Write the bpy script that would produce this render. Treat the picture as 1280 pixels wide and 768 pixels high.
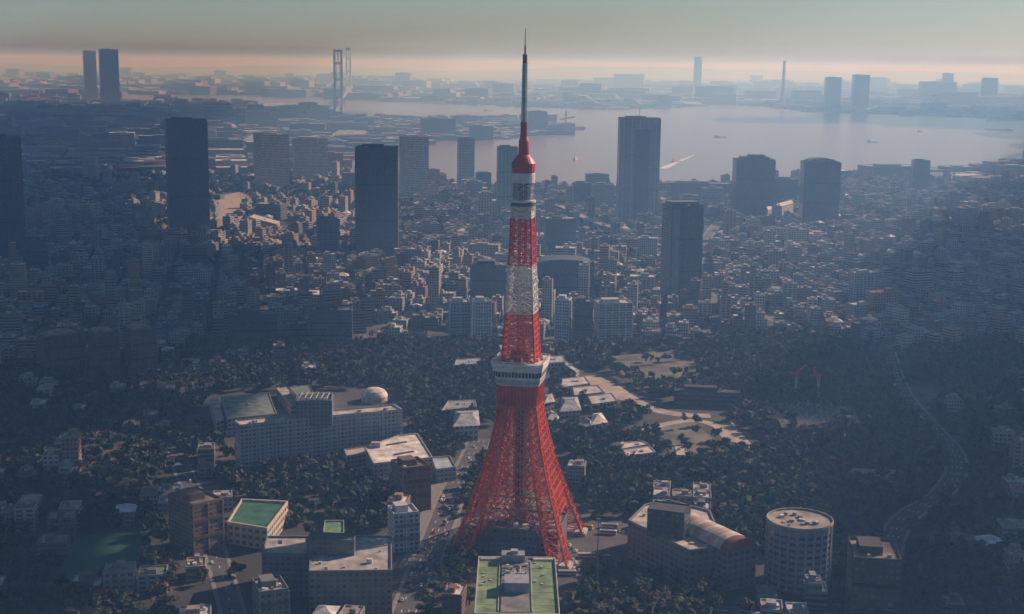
import bpy, math, random
import numpy as np
from mathutils import Vector
R = math.radians
rnd = random.Random(7)
sc = bpy.context.scene
for o in list(bpy.data.objects): bpy.data.objects.remove(o)
C = sc.collection

# ------------------------------------------------------------------ camera, light, sky, exposure
F_PX, CX, CY = 1718.0, 640.0, 384.0          # focal length in pixels of the 1280x768 photograph
PITCH, ROLL, CAM_H, TOWER_Y = R(10.03), R(0.7), 318.0, 880.0
FWD = Vector((0, math.cos(PITCH), -math.sin(PITCH)))
U0 = Vector((0, math.sin(PITCH), math.cos(PITCH))); R0 = Vector((1, 0, 0))
UP = U0*math.cos(ROLL) - R0*math.sin(ROLL)
RT = R0*math.cos(ROLL) + U0*math.sin(ROLL)
cd = bpy.data.cameras.new('camera'); cam = bpy.data.objects.new('camera', cd); C.objects.link(cam)
cd.sensor_fit = 'HORIZONTAL'; cd.sensor_width = 36; cd.lens = 36*F_PX/1280
cd.clip_start = 1; cd.clip_end = 120000
from mathutils import Matrix
cam.matrix_world = Matrix(((RT.x, UP.x, -FWD.x, 0), (RT.y, UP.y, -FWD.y, 0), (RT.z, UP.z, -FWD.z, CAM_H), (0, 0, 0, 1)))
sc.camera = cam

SUN_AZ, SUN_EL = R(55), R(29)               # azimuth clockwise from the view direction (+Y)
SUN_DIR = Vector((math.sin(SUN_AZ)*math.cos(SUN_EL), math.cos(SUN_AZ)*math.cos(SUN_EL), math.sin(SUN_EL)))
ld = bpy.data.lights.new('sun', 'SUN'); ld.energy = 5.0; ld.angle = R(0.5); ld.color = (1.0, 0.73, 0.61)
sun = bpy.data.objects.new('sun', ld); C.objects.link(sun)
sun.rotation_euler = (-SUN_DIR).to_track_quat('-Z', 'Y').to_euler(); sun.location = (0, 0, 900)
w = bpy.data.worlds.new('World'); sc.world = w; w.use_nodes = True
nt = w.node_tree; bg = nt.nodes['Background']
sky = nt.nodes.new('ShaderNodeTexSky'); sky.sky_type = 'NISHITA'; sky.sun_disc = False
sky.sun_elevation = SUN_EL; sky.sun_rotation = SUN_AZ; sky.air_density = 1.0; sky.dust_density = 0.35; sky.ozone_density = 4.5
nt.links.new(sky.outputs[0], bg.inputs[0]); bg.inputs[1].default_value = 0.05
sc.view_settings.view_transform = 'Standard'; sc.view_settings.look = 'None'
sc.view_settings.exposure = 0.22; sc.view_settings.gamma = 1.0
HAZE_COL = (0.25, 0.54, 1.0); HAZE_DENS = 0.00015; HAZE_ANI = 0.25
sc.render.engine = 'CYCLES'
cy = sc.cycles
cy.use_denoising = True; cy.max_bounces = 5; cy.diffuse_bounces = 2; cy.glossy_bounces = 2; cy.volume_bounces = 1
cy.transparent_max_bounces = 8; cy.caustics_reflective = False; cy.caustics_refractive = False
try: cy.volume_max_steps = 64
except Exception: pass

# ------------------------------------------------------------------ photograph geometry
def ray(px, py):
    return FWD + RT*((px-CX)/F_PX) - UP*((py-CY)/F_PX)
def G(px, py, z=0.0):
    d = ray(px, py); t = (z-CAM_H)/d.z
    return Vector((d.x*t, d.y*t, z))
def P(v):
    d = Vector(v) - Vector((0, 0, CAM_H)); z = d.dot(FWD)
    return (CX + F_PX*d.dot(RT)/z, CY - F_PX*d.dot(UP)/z)
def depth_of(v): return (Vector(v)-Vector((0, 0, CAM_H))).dot(FWD)
def height_at(g, py):
    lo, hi = 0.0, 900.0
    for _ in range(40):
        m = (lo+hi)/2
        if P((g.x, g.y, m))[1] > py: lo = m
        else: hi = m
    return lo
def inpoly(x, y, poly):
    n = len(poly); c = False; j = n-1
    for i in range(n):
        xi, yi = poly[i]; xj, yj = poly[j]
        if (yi > y) != (yj > y) and x < (xj-xi)*(y-yi)/(yj-yi)+xi: c = not c
        j = i
    return c

# ------------------------------------------------------------------ materials
def new_mat(name, rough=0.8, col=(0.5, 0.5, 0.5), metal=0.0):
    m = bpy.data.materials.new(name); m.use_nodes = True
    b = m.node_tree.nodes['Principled BSDF']
    b.inputs['Base Color'].default_value = (*col, 1); b.inputs['Roughness'].default_value = rough; b.inputs['Metallic'].default_value = metal
    return m
def N(m, t, **kw):
    n = m.node_tree.nodes.new(t)
    for k, v in kw.items(): setattr(n, k, v)
    return n
def L(m, a, b): m.node_tree.links.new(a, b)
def mottle(m, scale, lo, hi, src=None, detail=5.0, coord='Object'):
    """multiplies the base colour by procedural wear"""
    b = m.node_tree.nodes['Principled BSDF']
    tc = N(m, 'ShaderNodeNewGeometry') if coord == 'World' else N(m, 'ShaderNodeTexCoord')
    nz = N(m, 'ShaderNodeTexNoise'); nz.inputs['Scale'].default_value = scale; nz.inputs['Detail'].default_value = detail
    L(m, tc.outputs['Position' if coord == 'World' else 'Object'], nz.inputs['Vector'])
    mr = N(m, 'ShaderNodeMapRange'); mr.inputs[1].default_value = 0.3; mr.inputs[2].default_value = 0.7
    mr.inputs[3].default_value = lo; mr.inputs[4].default_value = hi
    L(m, nz.outputs['Fac'], mr.inputs[0])
    mx = N(m, 'ShaderNodeMix', data_type='RGBA', blend_type='MULTIPLY'); mx.inputs[0].default_value = 1
    if src is None: mx.inputs[6].default_value = b.inputs['Base Color'].default_value
    else: L(m, src, mx.inputs[6])
    L(m, mr.outputs[0], mx.inputs[7])
    L(m, mx.outputs[2], b.inputs['Base Color'])
    return m
def attr_mat(name, scale, lo, hi, rough=0.8):
    m = new_mat(name, rough)
    a = N(m, 'ShaderNodeAttribute', attribute_name='Col')
    return mottle(m, scale, lo, hi, a.outputs['Color'], coord='World')
M = {}
M['paint'] = attr_mat('painted_surface', 0.25, 0.7, 1.1)
M['roof'] = attr_mat('weathered_roof', 0.13, 0.42, 1.18, 0.75)
M['steel'] = attr_mat('painted_steel', 0.2, 0.75, 1.1, 0.5)
M['leaf'] = attr_mat('foliage', 0.09, 0.55, 1.35, 0.9)
M['bark'] = mottle(new_mat('bark', 0.9, (0.06, 0.045, 0.03)), 2, .7, 1.2)
M['asphalt'] = mottle(new_mat('asphalt', 0.85, (0.075, 0.075, 0.078)), 0.08, .7, 1.3, coord='World')
M['pave'] = mottle(new_mat('paving', 0.85, (0.22, 0.21, 0.19)), 0.3, .7, 1.2, coord='World')
M['line'] = mottle(new_mat('road_paint', 0.7, (0.7, 0.7, 0.66)), 0.6, .7, 1.1)
M['sand'] = mottle(new_mat('pale_gravel', 0.95, (0.42, 0.35, 0.27)), 0.07, .6, 1.15, coord='World')
M['lawn'] = mottle(new_mat('turf', 0.95, (0.14, 0.14, 0.105)), 0.035, .30, 1.25, coord='World')
M['court'] = mottle(new_mat('green_court', 0.85, (0.02, 0.11, 0.055)), 0.08, .75, 1.15, coord='World')
M['glass'] = new_mat('glass', 0.12, (0.03, 0.045, 0.055))
M['tyre'] = new_mat('rubber', 0.9, (0.02, 0.02, 0.02))
def facade(name, glass_col, rough=0.7):
    m = new_mat(name, rough); b = m.node_tree.nodes['Principled BSDF']
    a = N(m, 'ShaderNodeAttribute', attribute_name='Col')
    uv = N(m, 'ShaderNodeUVMap', uv_map='UVMap'); sp = N(m, 'ShaderNodeSeparateXYZ'); L(m, uv.outputs[0], sp.inputs[0])
    def mth(op, x, y=None):
        n = N(m, 'ShaderNodeMath', operation=op)
        for i, v in enumerate((x, y)):
            if v is None: continue
            if isinstance(v, (int, float)): n.inputs[i].default_value = v
            else: L(m, v, n.inputs[i])
        return n.outputs[0]
    fu = mth('FRACT', sp.outputs[0]); fv = mth('FRACT', sp.outputs[1])
    k = mth('MULTIPLY', mth('MULTIPLY', mth('GREATER_THAN', fu, .18), mth('LESS_THAN', fu, .82)),
            mth('MULTIPLY', mth('GREATER_THAN', fv, .30), mth('LESS_THAN', fv, .80)))
    wn = N(m, 'ShaderNodeTexWhiteNoise', noise_dimensions='2D')
    cb = N(m, 'ShaderNodeCombineXYZ'); L(m, mth('FLOOR', sp.outputs[0]), cb.inputs[0]); L(m, mth('FLOOR', sp.outputs[1]), cb.inputs[1]); L(m, cb.outputs[0], wn.inputs['Vector'])
    gl = N(m, 'ShaderNodeMix', data_type='RGBA'); gl.inputs[6].default_value = (*glass_col, 1); gl.inputs[7].default_value = (glass_col[0]*3+.02, glass_col[1]*3+.02, glass_col[2]*3+.02, 1)
    L(m, wn.outputs['Value'], gl.inputs[0])
    geo = N(m, 'ShaderNodeNewGeometry'); nz = N(m, 'ShaderNodeTexNoise'); nz.inputs['Scale'].default_value = .12; nz.inputs['Detail'].default_value = 4
    L(m, geo.outputs['Position'], nz.inputs['Vector'])
    mr = N(m, 'ShaderNodeMapRange'); mr.inputs[1].default_value = .3; mr.inputs[2].default_value = .7; mr.inputs[3].default_value = .75; mr.inputs[4].default_value = 1.1; L(m, nz.outputs['Fac'], mr.inputs[0])
    mu = N(m, 'ShaderNodeMix', data_type='RGBA', blend_type='MULTIPLY'); mu.inputs[0].default_value = 1; L(m, a.outputs['Color'], mu.inputs[6]); L(m, mr.outputs[0], mu.inputs[7])
    mx = N(m, 'ShaderNodeMix', data_type='RGBA'); L(m, k, mx.inputs[0]); L(m, mu.outputs[2], mx.inputs[6]); L(m, gl.outputs[2], mx.inputs[7])
    L(m, mx.outputs[2], b.inputs['Base Color'])
    rr = N(m, 'ShaderNodeMapRange'); rr.inputs[3].default_value = rough; rr.inputs[4].default_value = .2; L(m, k, rr.inputs[0]); L(m, rr.outputs[0], b.inputs['Roughness'])
    return m
M['wall'] = facade('facade_with_windows', (0.03, 0.04, 0.05))
M['curtain'] = facade('glass_curtain_wall', (0.035, 0.05, 0.06), 0.4)
# ground, seen between the houses: streets, yards, hedges
gm = new_mat('city_ground', 0.92); b = gm.node_tree.nodes['Principled BSDF']
geo = N(gm, 'ShaderNodeNewGeometry')
n1 = N(gm, 'ShaderNodeTexNoise'); n1.inputs['Scale'].default_value = .008; n1.inputs['Detail'].default_value = 10; n1.inputs['Roughness'].default_value = .65
cr = N(gm, 'ShaderNodeValToRGB'); L(gm, geo.outputs['Position'], n1.inputs['Vector']); L(gm, n1.outputs['Fac'], cr.inputs[0])
cr.color_ramp.elements[0].position = .36; cr.color_ramp.elements[0].color = (.022, .026, .018, 1)
cr.color_ramp.elements[1].position = .68; cr.color_ramp.elements[1].color = (.15, .135, .115, 1)
e = cr.color_ramp.elements.new(.5); e.color = (.045, .045, .04, 1)
L(gm, cr.outputs[0], b.inputs['Base Color']); M['ground'] = gm
wm = new_mat('bay_water', 0.22, (0.24, 0.165, 0.14)); b = wm.node_tree.nodes['Principled BSDF']; b.inputs['IOR'].default_value = 1.33
geo = N(wm, 'ShaderNodeNewGeometry'); nz = N(wm, 'ShaderNodeTexNoise'); nz.inputs['Scale'].default_value = .02; nz.inputs['Detail'].default_value = 8
bp = N(wm, 'ShaderNodeBump'); bp.inputs['Strength'].default_value = .35; bp.inputs['Distance'].default_value = 3.0
L(wm, geo.outputs['Position'], nz.inputs['Vector']); L(wm, nz.outputs['Fac'], bp.inputs['Height']); L(wm, bp.outputs[0], b.inputs['Normal']); M['water'] = wm

# ------------------------------------------------------------------ mesh builder
TOWER_MAP = [(0, 0.0, 0.918), (31, 23.52, 0.947), (61, 46.29, 0.975), (95, 73.85, 1.01), (123.9, 98.87, 1.042), (139, 112.59, 1.06), (155.2, 127.82, 1.079), (187, 159.39, 1.119), (216.5, 190.84, 1.159), (243, 221.08, 1.197), (252.4, 232.29, 1.212), (266.6, 249.75, 1.234), (291.5, 281.94, 1.275), (321.6, 323.83, 1.328), (334.2, 340.2, 1.351)]
def tower_fit(v):
    x, y, z = v
    for a, b_ in zip(TOWER_MAP, TOWER_MAP[1:]):
        if z <= b_[0] or b_ is TOWER_MAP[-1]:
            t = (z-a[0])/(b_[0]-a[0]); s_ = a[2]+(b_[2]-a[2])*t; return (x*s_, y*s_, a[1]+(b_[1]-a[1])*t)
class MB:
    def __init__(s): s.v = []; s.f = []; s.c = []; s.uv = []; s.mi = []; s.mats = []
    def mat(s, m):
        if m not in s.mats: s.mats.append(m)
        return s.mats.index(m)
    def face(s, pts, col, uv=None, m='paint'):
        i = len(s.v); s.v += [tuple(p) for p in pts]; s.f.append(tuple(range(i, i+len(pts)))); s.c.append(col)
        s.uv += (uv or [(0, 0)]*len(pts)); s.mi.append(s.mat(m))
    def box(s, c, size, col, rot=0.0, m='paint', taper=1.0, bottom=False):
        """c = centre of the base"""
        hx, hy, h = size[0]/2, size[1]/2, size[2]; ca, sa = math.cos(rot), math.sin(rot)
        def q(x, y, z): return (c[0]+x*ca-y*sa, c[1]+x*sa+y*ca, c[2]+z)
        b = [(-hx, -hy), (hx, -hy), (hx, hy), (-hx, hy)]
        lo = [q(x, y, 0) for x, y in b]; hi = [q(x*taper, y*taper, h) for x, y in b]
        for i in range(4):
            j = (i+1) % 4; s.face([lo[i], lo[j], hi[j], hi[i]], col, m=m)
        s.face(hi, col, m=m)
        if bottom: s.face(lo[::-1], col, m=m)
    def beam(s, a, b, wd, col, m='steel', up=None):
        a = Vector(a); b = Vector(b); d = b-a
        if d.length < 1e-6: return
        d.normalize(); u = d.cross(Vector((0, 0, 1)) if abs(d.z) < .95 else Vector((1, 0, 0))).normalized(); v = d.cross(u)
        h = wd/2; o = [(-h, -h), (h, -h), (h, h), (-h, h)]
        A = [a+u*x+v*y for x, y in o]; B = [b+u*x+v*y for x, y in o]
        for i in range(4):
            j = (i+1) % 4; s.face([A[i], A[j], B[j], B[i]], col, m=m)
        s.face(A[::-1], col, m=m); s.face(B, col, m=m)
    def lathe(s, prof, n, col, c=(0, 0), m='steel', a0=0.0, cols=None):
        for k in range(len(prof)-1):
            (r0, z0), (r1, z1) = prof[k], prof[k+1]
            cc = cols[k] if cols else col
            for i in range(n):
                t0 = a0+2*math.pi*i/n; t1 = a0+2*math.pi*(i+1)/n
                p = [(c[0]+r0*math.cos(t0), c[1]+r0*math.sin(t0), z0), (c[0]+r0*math.cos(t1), c[1]+r0*math.sin(t1), z0),
                     (c[0]+r1*math.cos(t1), c[1]+r1*math.sin(t1), z1), (c[0]+r1*math.cos(t0), c[1]+r1*math.sin(t0), z1)]
                if r1 < 1e-6: p = p[:3]
                elif r0 < 1e-6: p = [p[0], p[2], p[3]]
                s.face(p, cc, m=m)
    def prism(s, pts, z0, z1, col, m='paint', topm=None, topcol=None, cells=None):
        n = len(pts); area = sum(pts[i][0]*pts[(i+1) % n][1]-pts[(i+1) % n][0]*pts[i][1] for i in range(n))
        if area < 0: pts = pts[::-1]
        for i in range(n):
            a, b = pts[i], pts[(i+1) % n]
            uv = None
            if cells:
                nu = max(1, round(math.dist(a, b)/cells[0])); nv = max(1, round((z1-z0)/cells[1])); uv = [(0, 0), (nu, 0), (nu, nv), (0, nv)]
            s.face([(*a, z0), (*b, z0), (*b, z1), (*a, z1)], col, uv, m)
        s.face([(*p, z1) for p in pts], topcol or col, m=topm or m)
    def build(s, name, parent=None):
        top = parent
        while top and top.parent: top = top.parent
        if top and top.name == 'lattice_tower': s.v = [tower_fit(p) for p in s.v]
        me = bpy.data.meshes.new(name); me.from_pydata(s.v, [], s.f)
        at = me.attributes.new('Col', 'FLOAT_COLOR', 'FACE')
        arr = np.ones((len(s.f), 4), dtype=np.float32); arr[:, :3] = np.array(s.c, dtype=np.float32)[:, :3]
        at.data.foreach_set('color', arr.ravel())
        ul = me.uv_layers.new(name='UVMap'); ul.data.foreach_set('uv', np.array(s.uv, dtype=np.float32).ravel())
        for m in s.mats: me.materials.append(M[m])
        me.polygons.foreach_set('material_index', np.array(s.mi, dtype=np.int32))
        me.update()
        o = bpy.data.objects.new(name, me); C.objects.link(o)
        if parent: o.parent = parent
        return o
def sheet(name, pts, z, m, kind='structure'):
    b = MB(); n = len(pts); area = sum(pts[i][0]*pts[(i+1) % n][1]-pts[(i+1) % n][0]*pts[i][1] for i in range(n))
    if area < 0: pts = pts[::-1]
    b.face([(x, y, z) for x, y in pts], (1, 1, 1), m=m); o = b.build(name)
    if kind: o['kind'] = kind
    return o
def empty(name, loc=(0, 0, 0), rz=0.0):
    o = bpy.data.objects.new(name, None); o.empty_display_size = 2; C.objects.link(o); o.location = loc; o.rotation_euler = (0, 0, rz); return o
def tag(o, label, cat, group=None):
    o['label'] = label; o['category'] = cat
    if group: o['group'] = group
    return o
def dup(root, loc, rz=0.0, scale=None):
    r = root.copy(); C.objects.link(r); r.location = loc; r.rotation_euler = (0, 0, rz)
    if scale: r.scale = scale
    for ch in list(root.children):
        c = ch.copy(); C.objects.link(c); c.parent = r
        for g in list(ch.children):
            d = g.copy(); C.objects.link(d); d.parent = c
    return r
HERO = []      # (px, py, short name) for labels
TAKEN = []     # (x, y, radius) of hero footprints
def hero_at(x, y, z, short): HERO.append((*P((x, y, z)), short))

# ------------------------------------------------------------------ setting: ground, water, islands, roads
sheet('ground', [(-58000, -3000), (58000, -3000), (58000, 60000), (-58000, 60000)], 0, 'ground')
WATER = [(150, 118), (260, 120), (370, 122), (430, 124), (540, 129), (650, 134), (760, 138), (830, 136), (900, 131), (960, 134), (1000, 140), (1100, 143), (1200, 147), (1300, 152),
         (1300, 207), (1220, 209), (1150, 213), (1060, 218), (1000, 230), (960, 233), (880, 237), (770, 239), (655, 239), (600, 232), (560, 228), (500, 224), (440, 222), (402, 214), (428, 199), (520, 188),
         (545, 178), (600, 177), (690, 172), (700, 166), (716, 161), (700, 154), (640, 148), (590, 151), (530, 150), (430, 147), (370, 134), (260, 129), (150, 127)]
WATER_W = [tuple(G(*p).xy) for p in WATER]
sheet('bay_water', WATER_W, .5, 'water')
ch = [(425, 97), (540, 99), (640, 103), (760, 109), (860, 118), (855, 120), (760, 113), (640, 107), (540, 103), (425, 101)]
CH_W = [tuple(G(*p).xy) for p in ch]
sheet('channel_water', CH_W, .5, 'water')
def in_water(x, y): return inpoly(x, y, WATER_W) or inpoly(x, y, CH_W)

ROADS = []
def resample(pts, step=6):
    out = []
    for i in range(len(pts)-1):
        a, b = Vector(pts[i]), Vector(pts[i+1]); n = max(1, int((b-a).length/step))
        out += [a.lerp(b, k/n) for k in range(n)]
    out.append(Vector(pts[-1])); return out
def smooth(pts, it=2):
    for _ in range(it):
        q = [pts[0]]
        for a, b in zip(pts, pts[1:]): q += [a.lerp(b, .25), a.lerp(b, .75)]
        pts = q+[pts[-1]]
    return pts
def road(name, pix, wd, surf='asphalt', kerb=True, z=.02, dashes=True):
    pts = smooth([G(*p).xy for p in pix]); ROADS.append((pts, wd+(26 if surf == 'sand' else 0)))
    b = MB()
    def offs(o):
        r = []
        for i, p in enumerate(pts):
            d = (pts[min(i+1, len(pts)-1)]-pts[max(i-1, 0)]).normalized(); r.append(Vector((p.x-d.y*o, p.y+d.x*o)))
        return r
    l, r = offs(wd/2), offs(-wd/2)
    for i in range(len(pts)-1):
        b.face([(*r[i], z), (*r[i+1], z), (*l[i+1], z), (*l[i], z)], (1, 1, 1), m=surf)
    o = b.build(name); o['kind'] = 'structure'
    if kerb:
        b = MB()
        for s in (-1, 1):
            a, c = offs(s*wd/2), offs(s*(wd/2+2.6))
            for i in range(len(pts)-1):
                b.face([(*a[i], .14), (*a[i+1], .14), (*c[i+1], .14), (*c[i], .14)][::-s], (1, 1, 1), m='pave')
                b.face([(*a[i], z), (*a[i+1], z), (*a[i+1], .14), (*a[i], .14)], (1, 1, 1), m='pave')
        o = b.build('pavement'); o['kind'] = 'structure'
    if dashes:
        b = MB(); rs = resample([tuple(p) for p in pts], 8)
        for i in range(0, len(rs)-1, 2):
            d = (rs[i+1]-rs[i]).normalized(); nrm = Vector((-d.y, d.x))
            for off in ((0,) if wd < 13 else (-wd/4, 0, wd/4)):
                a = rs[i]+nrm*off; e_ = a+d*4.5; q = nrm*.22
                b.face([(*(a-q), z+.006), (*(e_-q), z+.006), (*(e_+q), z+.006), (*(a+q), z+.006)], (1, 1, 1), m='line')
        o = b.build('road_markings'); o['kind'] = 'structure'
    return pts
ROAD_MAIN = road('road', [(500, 800), (520, 735), (545, 672), (566, 615), (590, 575), (600, 548)], 17)
ROAD_EAST = road('road', [(1110, 440), (1125, 490), (1165, 535), (1203, 575), (1180, 620), (1120, 650), (1105, 720), (1090, 800)], 14)
ROAD_DIAG = road('road', [(1010, 415), (940, 388), (880, 360), (866, 345), (880, 300), (905, 270)], 15)
ROAD_CIV = road('road', [(240, 455), (330, 432), (450, 418), (560, 425), (690, 436), (860, 425), (1010, 415), (1110, 440), (1280, 420)], 16)
ROAD_LEFT = road('road', [(-60, 560), (90, 540), (215, 560), (235, 600), (270, 690), (300, 800)], 11)
road('path', [(742, 472), (765, 482), (785, 497), (815, 512), (850, 519), (888, 520)], 15, 'sand', False, .02, False)
road('path', [(735, 470), (755, 490), (800, 505)], 14, 'sand', False, .028, False)
road('path', [(800, 540), (830, 530), (870, 524), (905, 535), (935, 560)], 10, 'sand', False, .02, False)
road('road', [(590, 650), (640, 730), (720, 735), (745, 690), (735, 655)], 12, dashes=False, kerb=False, z=.024)
def px_sheet(name, pix, m, z=.012): return sheet(name, [tuple(G(*p).xy) for p in pix], z, m)
OPEN = []
def open_area(name, pix, m, z=.012):
    OPEN.append(pix); return px_sheet(name, pix, m, z)
open_area('park_lawn', [(762, 446), (850, 436), (868, 450), (876, 480), (808, 486), (770, 462)], 'lawn')
open_area('gravel_yard', [(820, 534), (866, 526), (900, 556), (885, 568), (838, 566)], 'lawn')
open_area('gravel_yard', [(890, 532), (915, 528), (940, 556), (915, 562)], 'sand', .03)
open_area('graveyard_ground', [(940, 508), (1050, 500), (1062, 512), (1050, 540), (975, 545)], 'lawn')
open_area('gravel_yard', [(1052, 516), (1068, 514), (1082, 540), (1066, 546)], 'sand')
open_area('sports_field', [(1125, 486), (1165, 480), (1185, 505), (1150, 515)], 'lawn')
open_area('sports_court', [(95, 672), (180, 660), (168, 725), (60, 735)], 'court')
open_area('parking_lot', [(700, 655), (800, 648), (805, 690), (760, 715), (712, 740), (690, 700)], 'asphalt', .03)
open_area('parking_lot', [(1060, 585), (1130, 588), (1120, 604), (1065, 602)], 'sand')
open_area('forecourt', [(545, 590), (580, 588), (575, 660), (520, 720), (505, 700)], 'pave', .008)
open_area('city_plaza', [(270, 246), (300, 240), (318, 250), (300, 268), (278, 290), (268, 284)], 'sand', .02)

# ------------------------------------------------------------------ buildings
def col_j(c, j=.05):
    k = 1+rnd.uniform(-j, j)*2; return tuple(max(.01, min(.8, x*k)) for x in c)
def fp_rect(cx, cy, wd, dp, rot):
    ca, sa = math.cos(rot), math.sin(rot)
    return [(cx+x*ca-y*sa, cy+x*sa+y*ca) for x, y in ((-wd/2, -dp/2), (wd/2, -dp/2), (wd/2, dp/2), (-wd/2, dp/2))]
def add_walls(mb, fp, z0, h, col, m='wall', cells=(3.2, 3.5), par=1.0, pt=.35):
    """outer walls, a parapet with thickness"""
    n = len(fp); area = sum(fp[i][0]*fp[(i+1) % n][1]-fp[(i+1) % n][0]*fp[i][1] for i in range(n))
    if area < 0: fp = fp[::-1]
    cx = sum(p[0] for p in fp)/n; cy_ = sum(p[1] for p in fp)/n
    inn = [(cx+(p[0]-cx)*(1-pt*2.4/max(2, math.hypot(p[0]-cx, p[1]-cy_))), cy_+(p[1]-cy_)*(1-pt*2.4/max(2, math.hypot(p[0]-cx, p[1]-cy_)))) for p in fp]
    for i in range(n):
        j = (i+1) % n; a, b_ = fp[i], fp[j]
        nu = max(1, round(math.dist(a, b_)/cells[0])); nv = max(1, round(h/cells[1]))
        if cells[0] > 50: us = (.5, .5)
        else: us = (0, nu)
        mb.face([(*a, z0), (*b_, z0), (*b_, z0+h), (*a, z0+h)], col, [(us[0], 0), (us[1], 0), (us[1], nv), (us[0], nv)], m)
        if par:
            mb.face([(*a, z0+h), (*b_, z0+h), (*b_, z0+h+par), (*a, z0+h+par)], col)
            mb.face([(*a, z0+h+par), (*b_, z0+h+par), (*inn[j], z0+h+par), (*inn[i], z0+h+par)], col)
            mb.face([(*inn[j], z0+h), (*inn[i], z0+h), (*inn[i], z0+h+par), (*inn[j], z0+h+par)], col)
    return fp, inn
def add_roof(mb, fp, z, col): mb.face([(*p, z) for p in fp], col, m='roof')
WALLC = [((0.42, 0.41, 0.37), 'off-white'), ((0.32, 0.28, 0.22), 'cream'), ((0.31, 0.31, 0.31), 'grey'), ((0.34, 0.23, 0.16), 'tan'), ((0.19, 0.11, 0.08), 'brown'), ((0.12, 0.13, 0.14), 'charcoal'), ((0.27, 0.31, 0.36), 'pale blue-grey'), ((0.26, 0.24, 0.21), 'taupe')]
ROOFC = [((.55, .55, .53), 'pale'), ((.32, .32, .31), 'grey'), ((.18, .18, .18), 'dark grey'), ((.20, .27, .19), 'dull green'), ((.34, .23, .17), 'rusty'), ((.75, .75, .72), 'white'), ((.10, .20, .30), 'blue'), ((.36, .10, .07), 'red')]
def clutter(mb, cx, cy_, wd, dp, rot, z, n, r=rnd):
    ca, sa = math.cos(rot), math.sin(rot)
    for _ in range(n):
        x = r.uniform(-.38, .38)*wd; y = r.uniform(-.38, .38)*dp
        s_ = r.uniform(1.0, 2.6); g = r.choice([.25, .4, .55, .7])
        mb.box((cx+x*ca-y*sa, cy_+x*sa+y*ca, z), (s_, s_*r.uniform(.6, 1.8), r.uniform(.8, 2.0)), (g, g, g*.98), rot)
STUFF = MB()
def generic(cx, cy_, wd, dp, h, rot, wc, rc, parts=True, near=False, kind=0, name='building'):
    fp = fp_rect(cx, cy_, wd, dp, rot)
    cells = rnd.choice([(3.2, 3.5), (4.5, 3.4), (99, 3.6), (2.4, 3.2), (6.0, 3.3)])
    pent = (wd*rnd.uniform(.25, .5), dp*rnd.uniform(.25, .5), rnd.uniform(2.5, 4.5)); po = (rnd.uniform(-.2, .2)*wd, rnd.uniform(-.2, .2)*dp)
    ca, sa = math.cos(rot), math.sin(rot); pc = (cx+po[0]*ca-po[1]*sa, cy_+po[0]*sa+po[1]*ca, h)
    hip = kind == 1
    setback = kind == 2
    if parts:
        t = empty(name, (cx, cy_, 0), 0); t_loc = Vector((cx, cy_, 0))
        def fin(mb, nm):
            mb.v = [(x-cx, y-cy_, z) for x, y, z in mb.v]; return mb.build(nm, t)
    a = MB() if parts else STUFF
    h1 = h
    if setback: h1 = h*.7
    add_walls(a, fp, 0, h1, wc, cells=cells, par=0 if hip else .9)
    if setback:
        fp2 = fp_rect(cx-.12*wd*ca, cy_-.12*wd*sa, wd*.7, dp*.8, rot)
        add_walls(a, fp2, h1+.01, h-h1, wc, cells=cells, par=.9)
    if parts: fin(a, 'wall')
    a = MB() if parts else STUFF
    if hip:
        ew = fp_rect(cx, cy_, wd+1.4, dp+1.4, rot); rl = max(0, wd-dp)/2; rh = min(wd, dp)*.28
        r0 = (cx-rl*ca, cy_-rl*sa, h+rh); r1 = (cx+rl*ca, cy_+rl*sa, h+rh); E = [(*p, h+.02) for p in ew]
        a.face([E[0], E[1], r1, r0], rc, m='roof'); a.face([E[1], E[2], r1], rc, m='roof'); a.face([E[2], E[3], r0, r1], rc, m='roof'); a.face([E[3], E[0], r0], rc, m='roof')
    else:
        add_roof(a, fp, h1+.02, rc)
        if setback: add_roof(a, fp2, h+.02, rc)
    if parts: fin(a, 'roof')
    if not hip:
        if parts:
            a = MB(); a.box((pc[0], pc[1], h+.03), pent, tuple(x*.9 for x in wc), rot); fin(a, 'stair_tower')
            if near and h > 8:
                for _ in range(4): a = MB(); clutter(a, cx, cy_, wd*.7 if setback else wd, dp*.8 if setback else dp, rot, h+.03, 1); fin(a, 'rooftop_unit')
        else: a.box((pc[0], pc[1], h+.03), pent, tuple(x*.9 for x in wc), rot)
    return t if parts else None

# ------------------------------------------------------------------ the lattice tower
RED = (0.66, 0.075, 0.012); DRED = (0.42, 0.03, 0.015); WHT = (0.72, 0.70, 0.66); TEAL = (0.10, 0.20, 0.24); DRK = (0.06, 0.06, 0.07)
TX, TROT = 6.3, R(-11)
tower = empty('lattice_tower', (TX, TOWER_Y, 0), TROT)
tag(tower, 'tall red and white steel lattice tower standing on four splayed legs', 'tower')
HERO.append((650, 560, 'lattice tower'))
def interp(tab, h):
    for (a, va), (b, vb) in zip(tab, tab[1:]):
        if h <= b: return va+(vb-va)*(h-a)/(b-a)
    return tab[-1][1]
HW = [(0, 43), (15, 38.5), (31, 33.2), (45, 29.2), (61, 24.8), (78, 20.3), (95, 16.6), (110, 13.9), (125, 12.0), (140, 10.8), (158, 9.9), (185, 8.1), (216, 6.5), (250, 5.0)]
DS = [(0, 1), (400, 1)]
LW = [(0, 13), (31, 11.5), (61, 9.2), (95, 7), (125, 5.2)]
def chord(sx, sy, h, ix=0, iy=0):
    hw = interp(HW, h); s = interp(LW, h); d = interp(DS, h)
    return Vector((sx*(hw-ix*s), sy*(hw*d-iy*s*(d+1)/2), h))
levels = [0]
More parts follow.
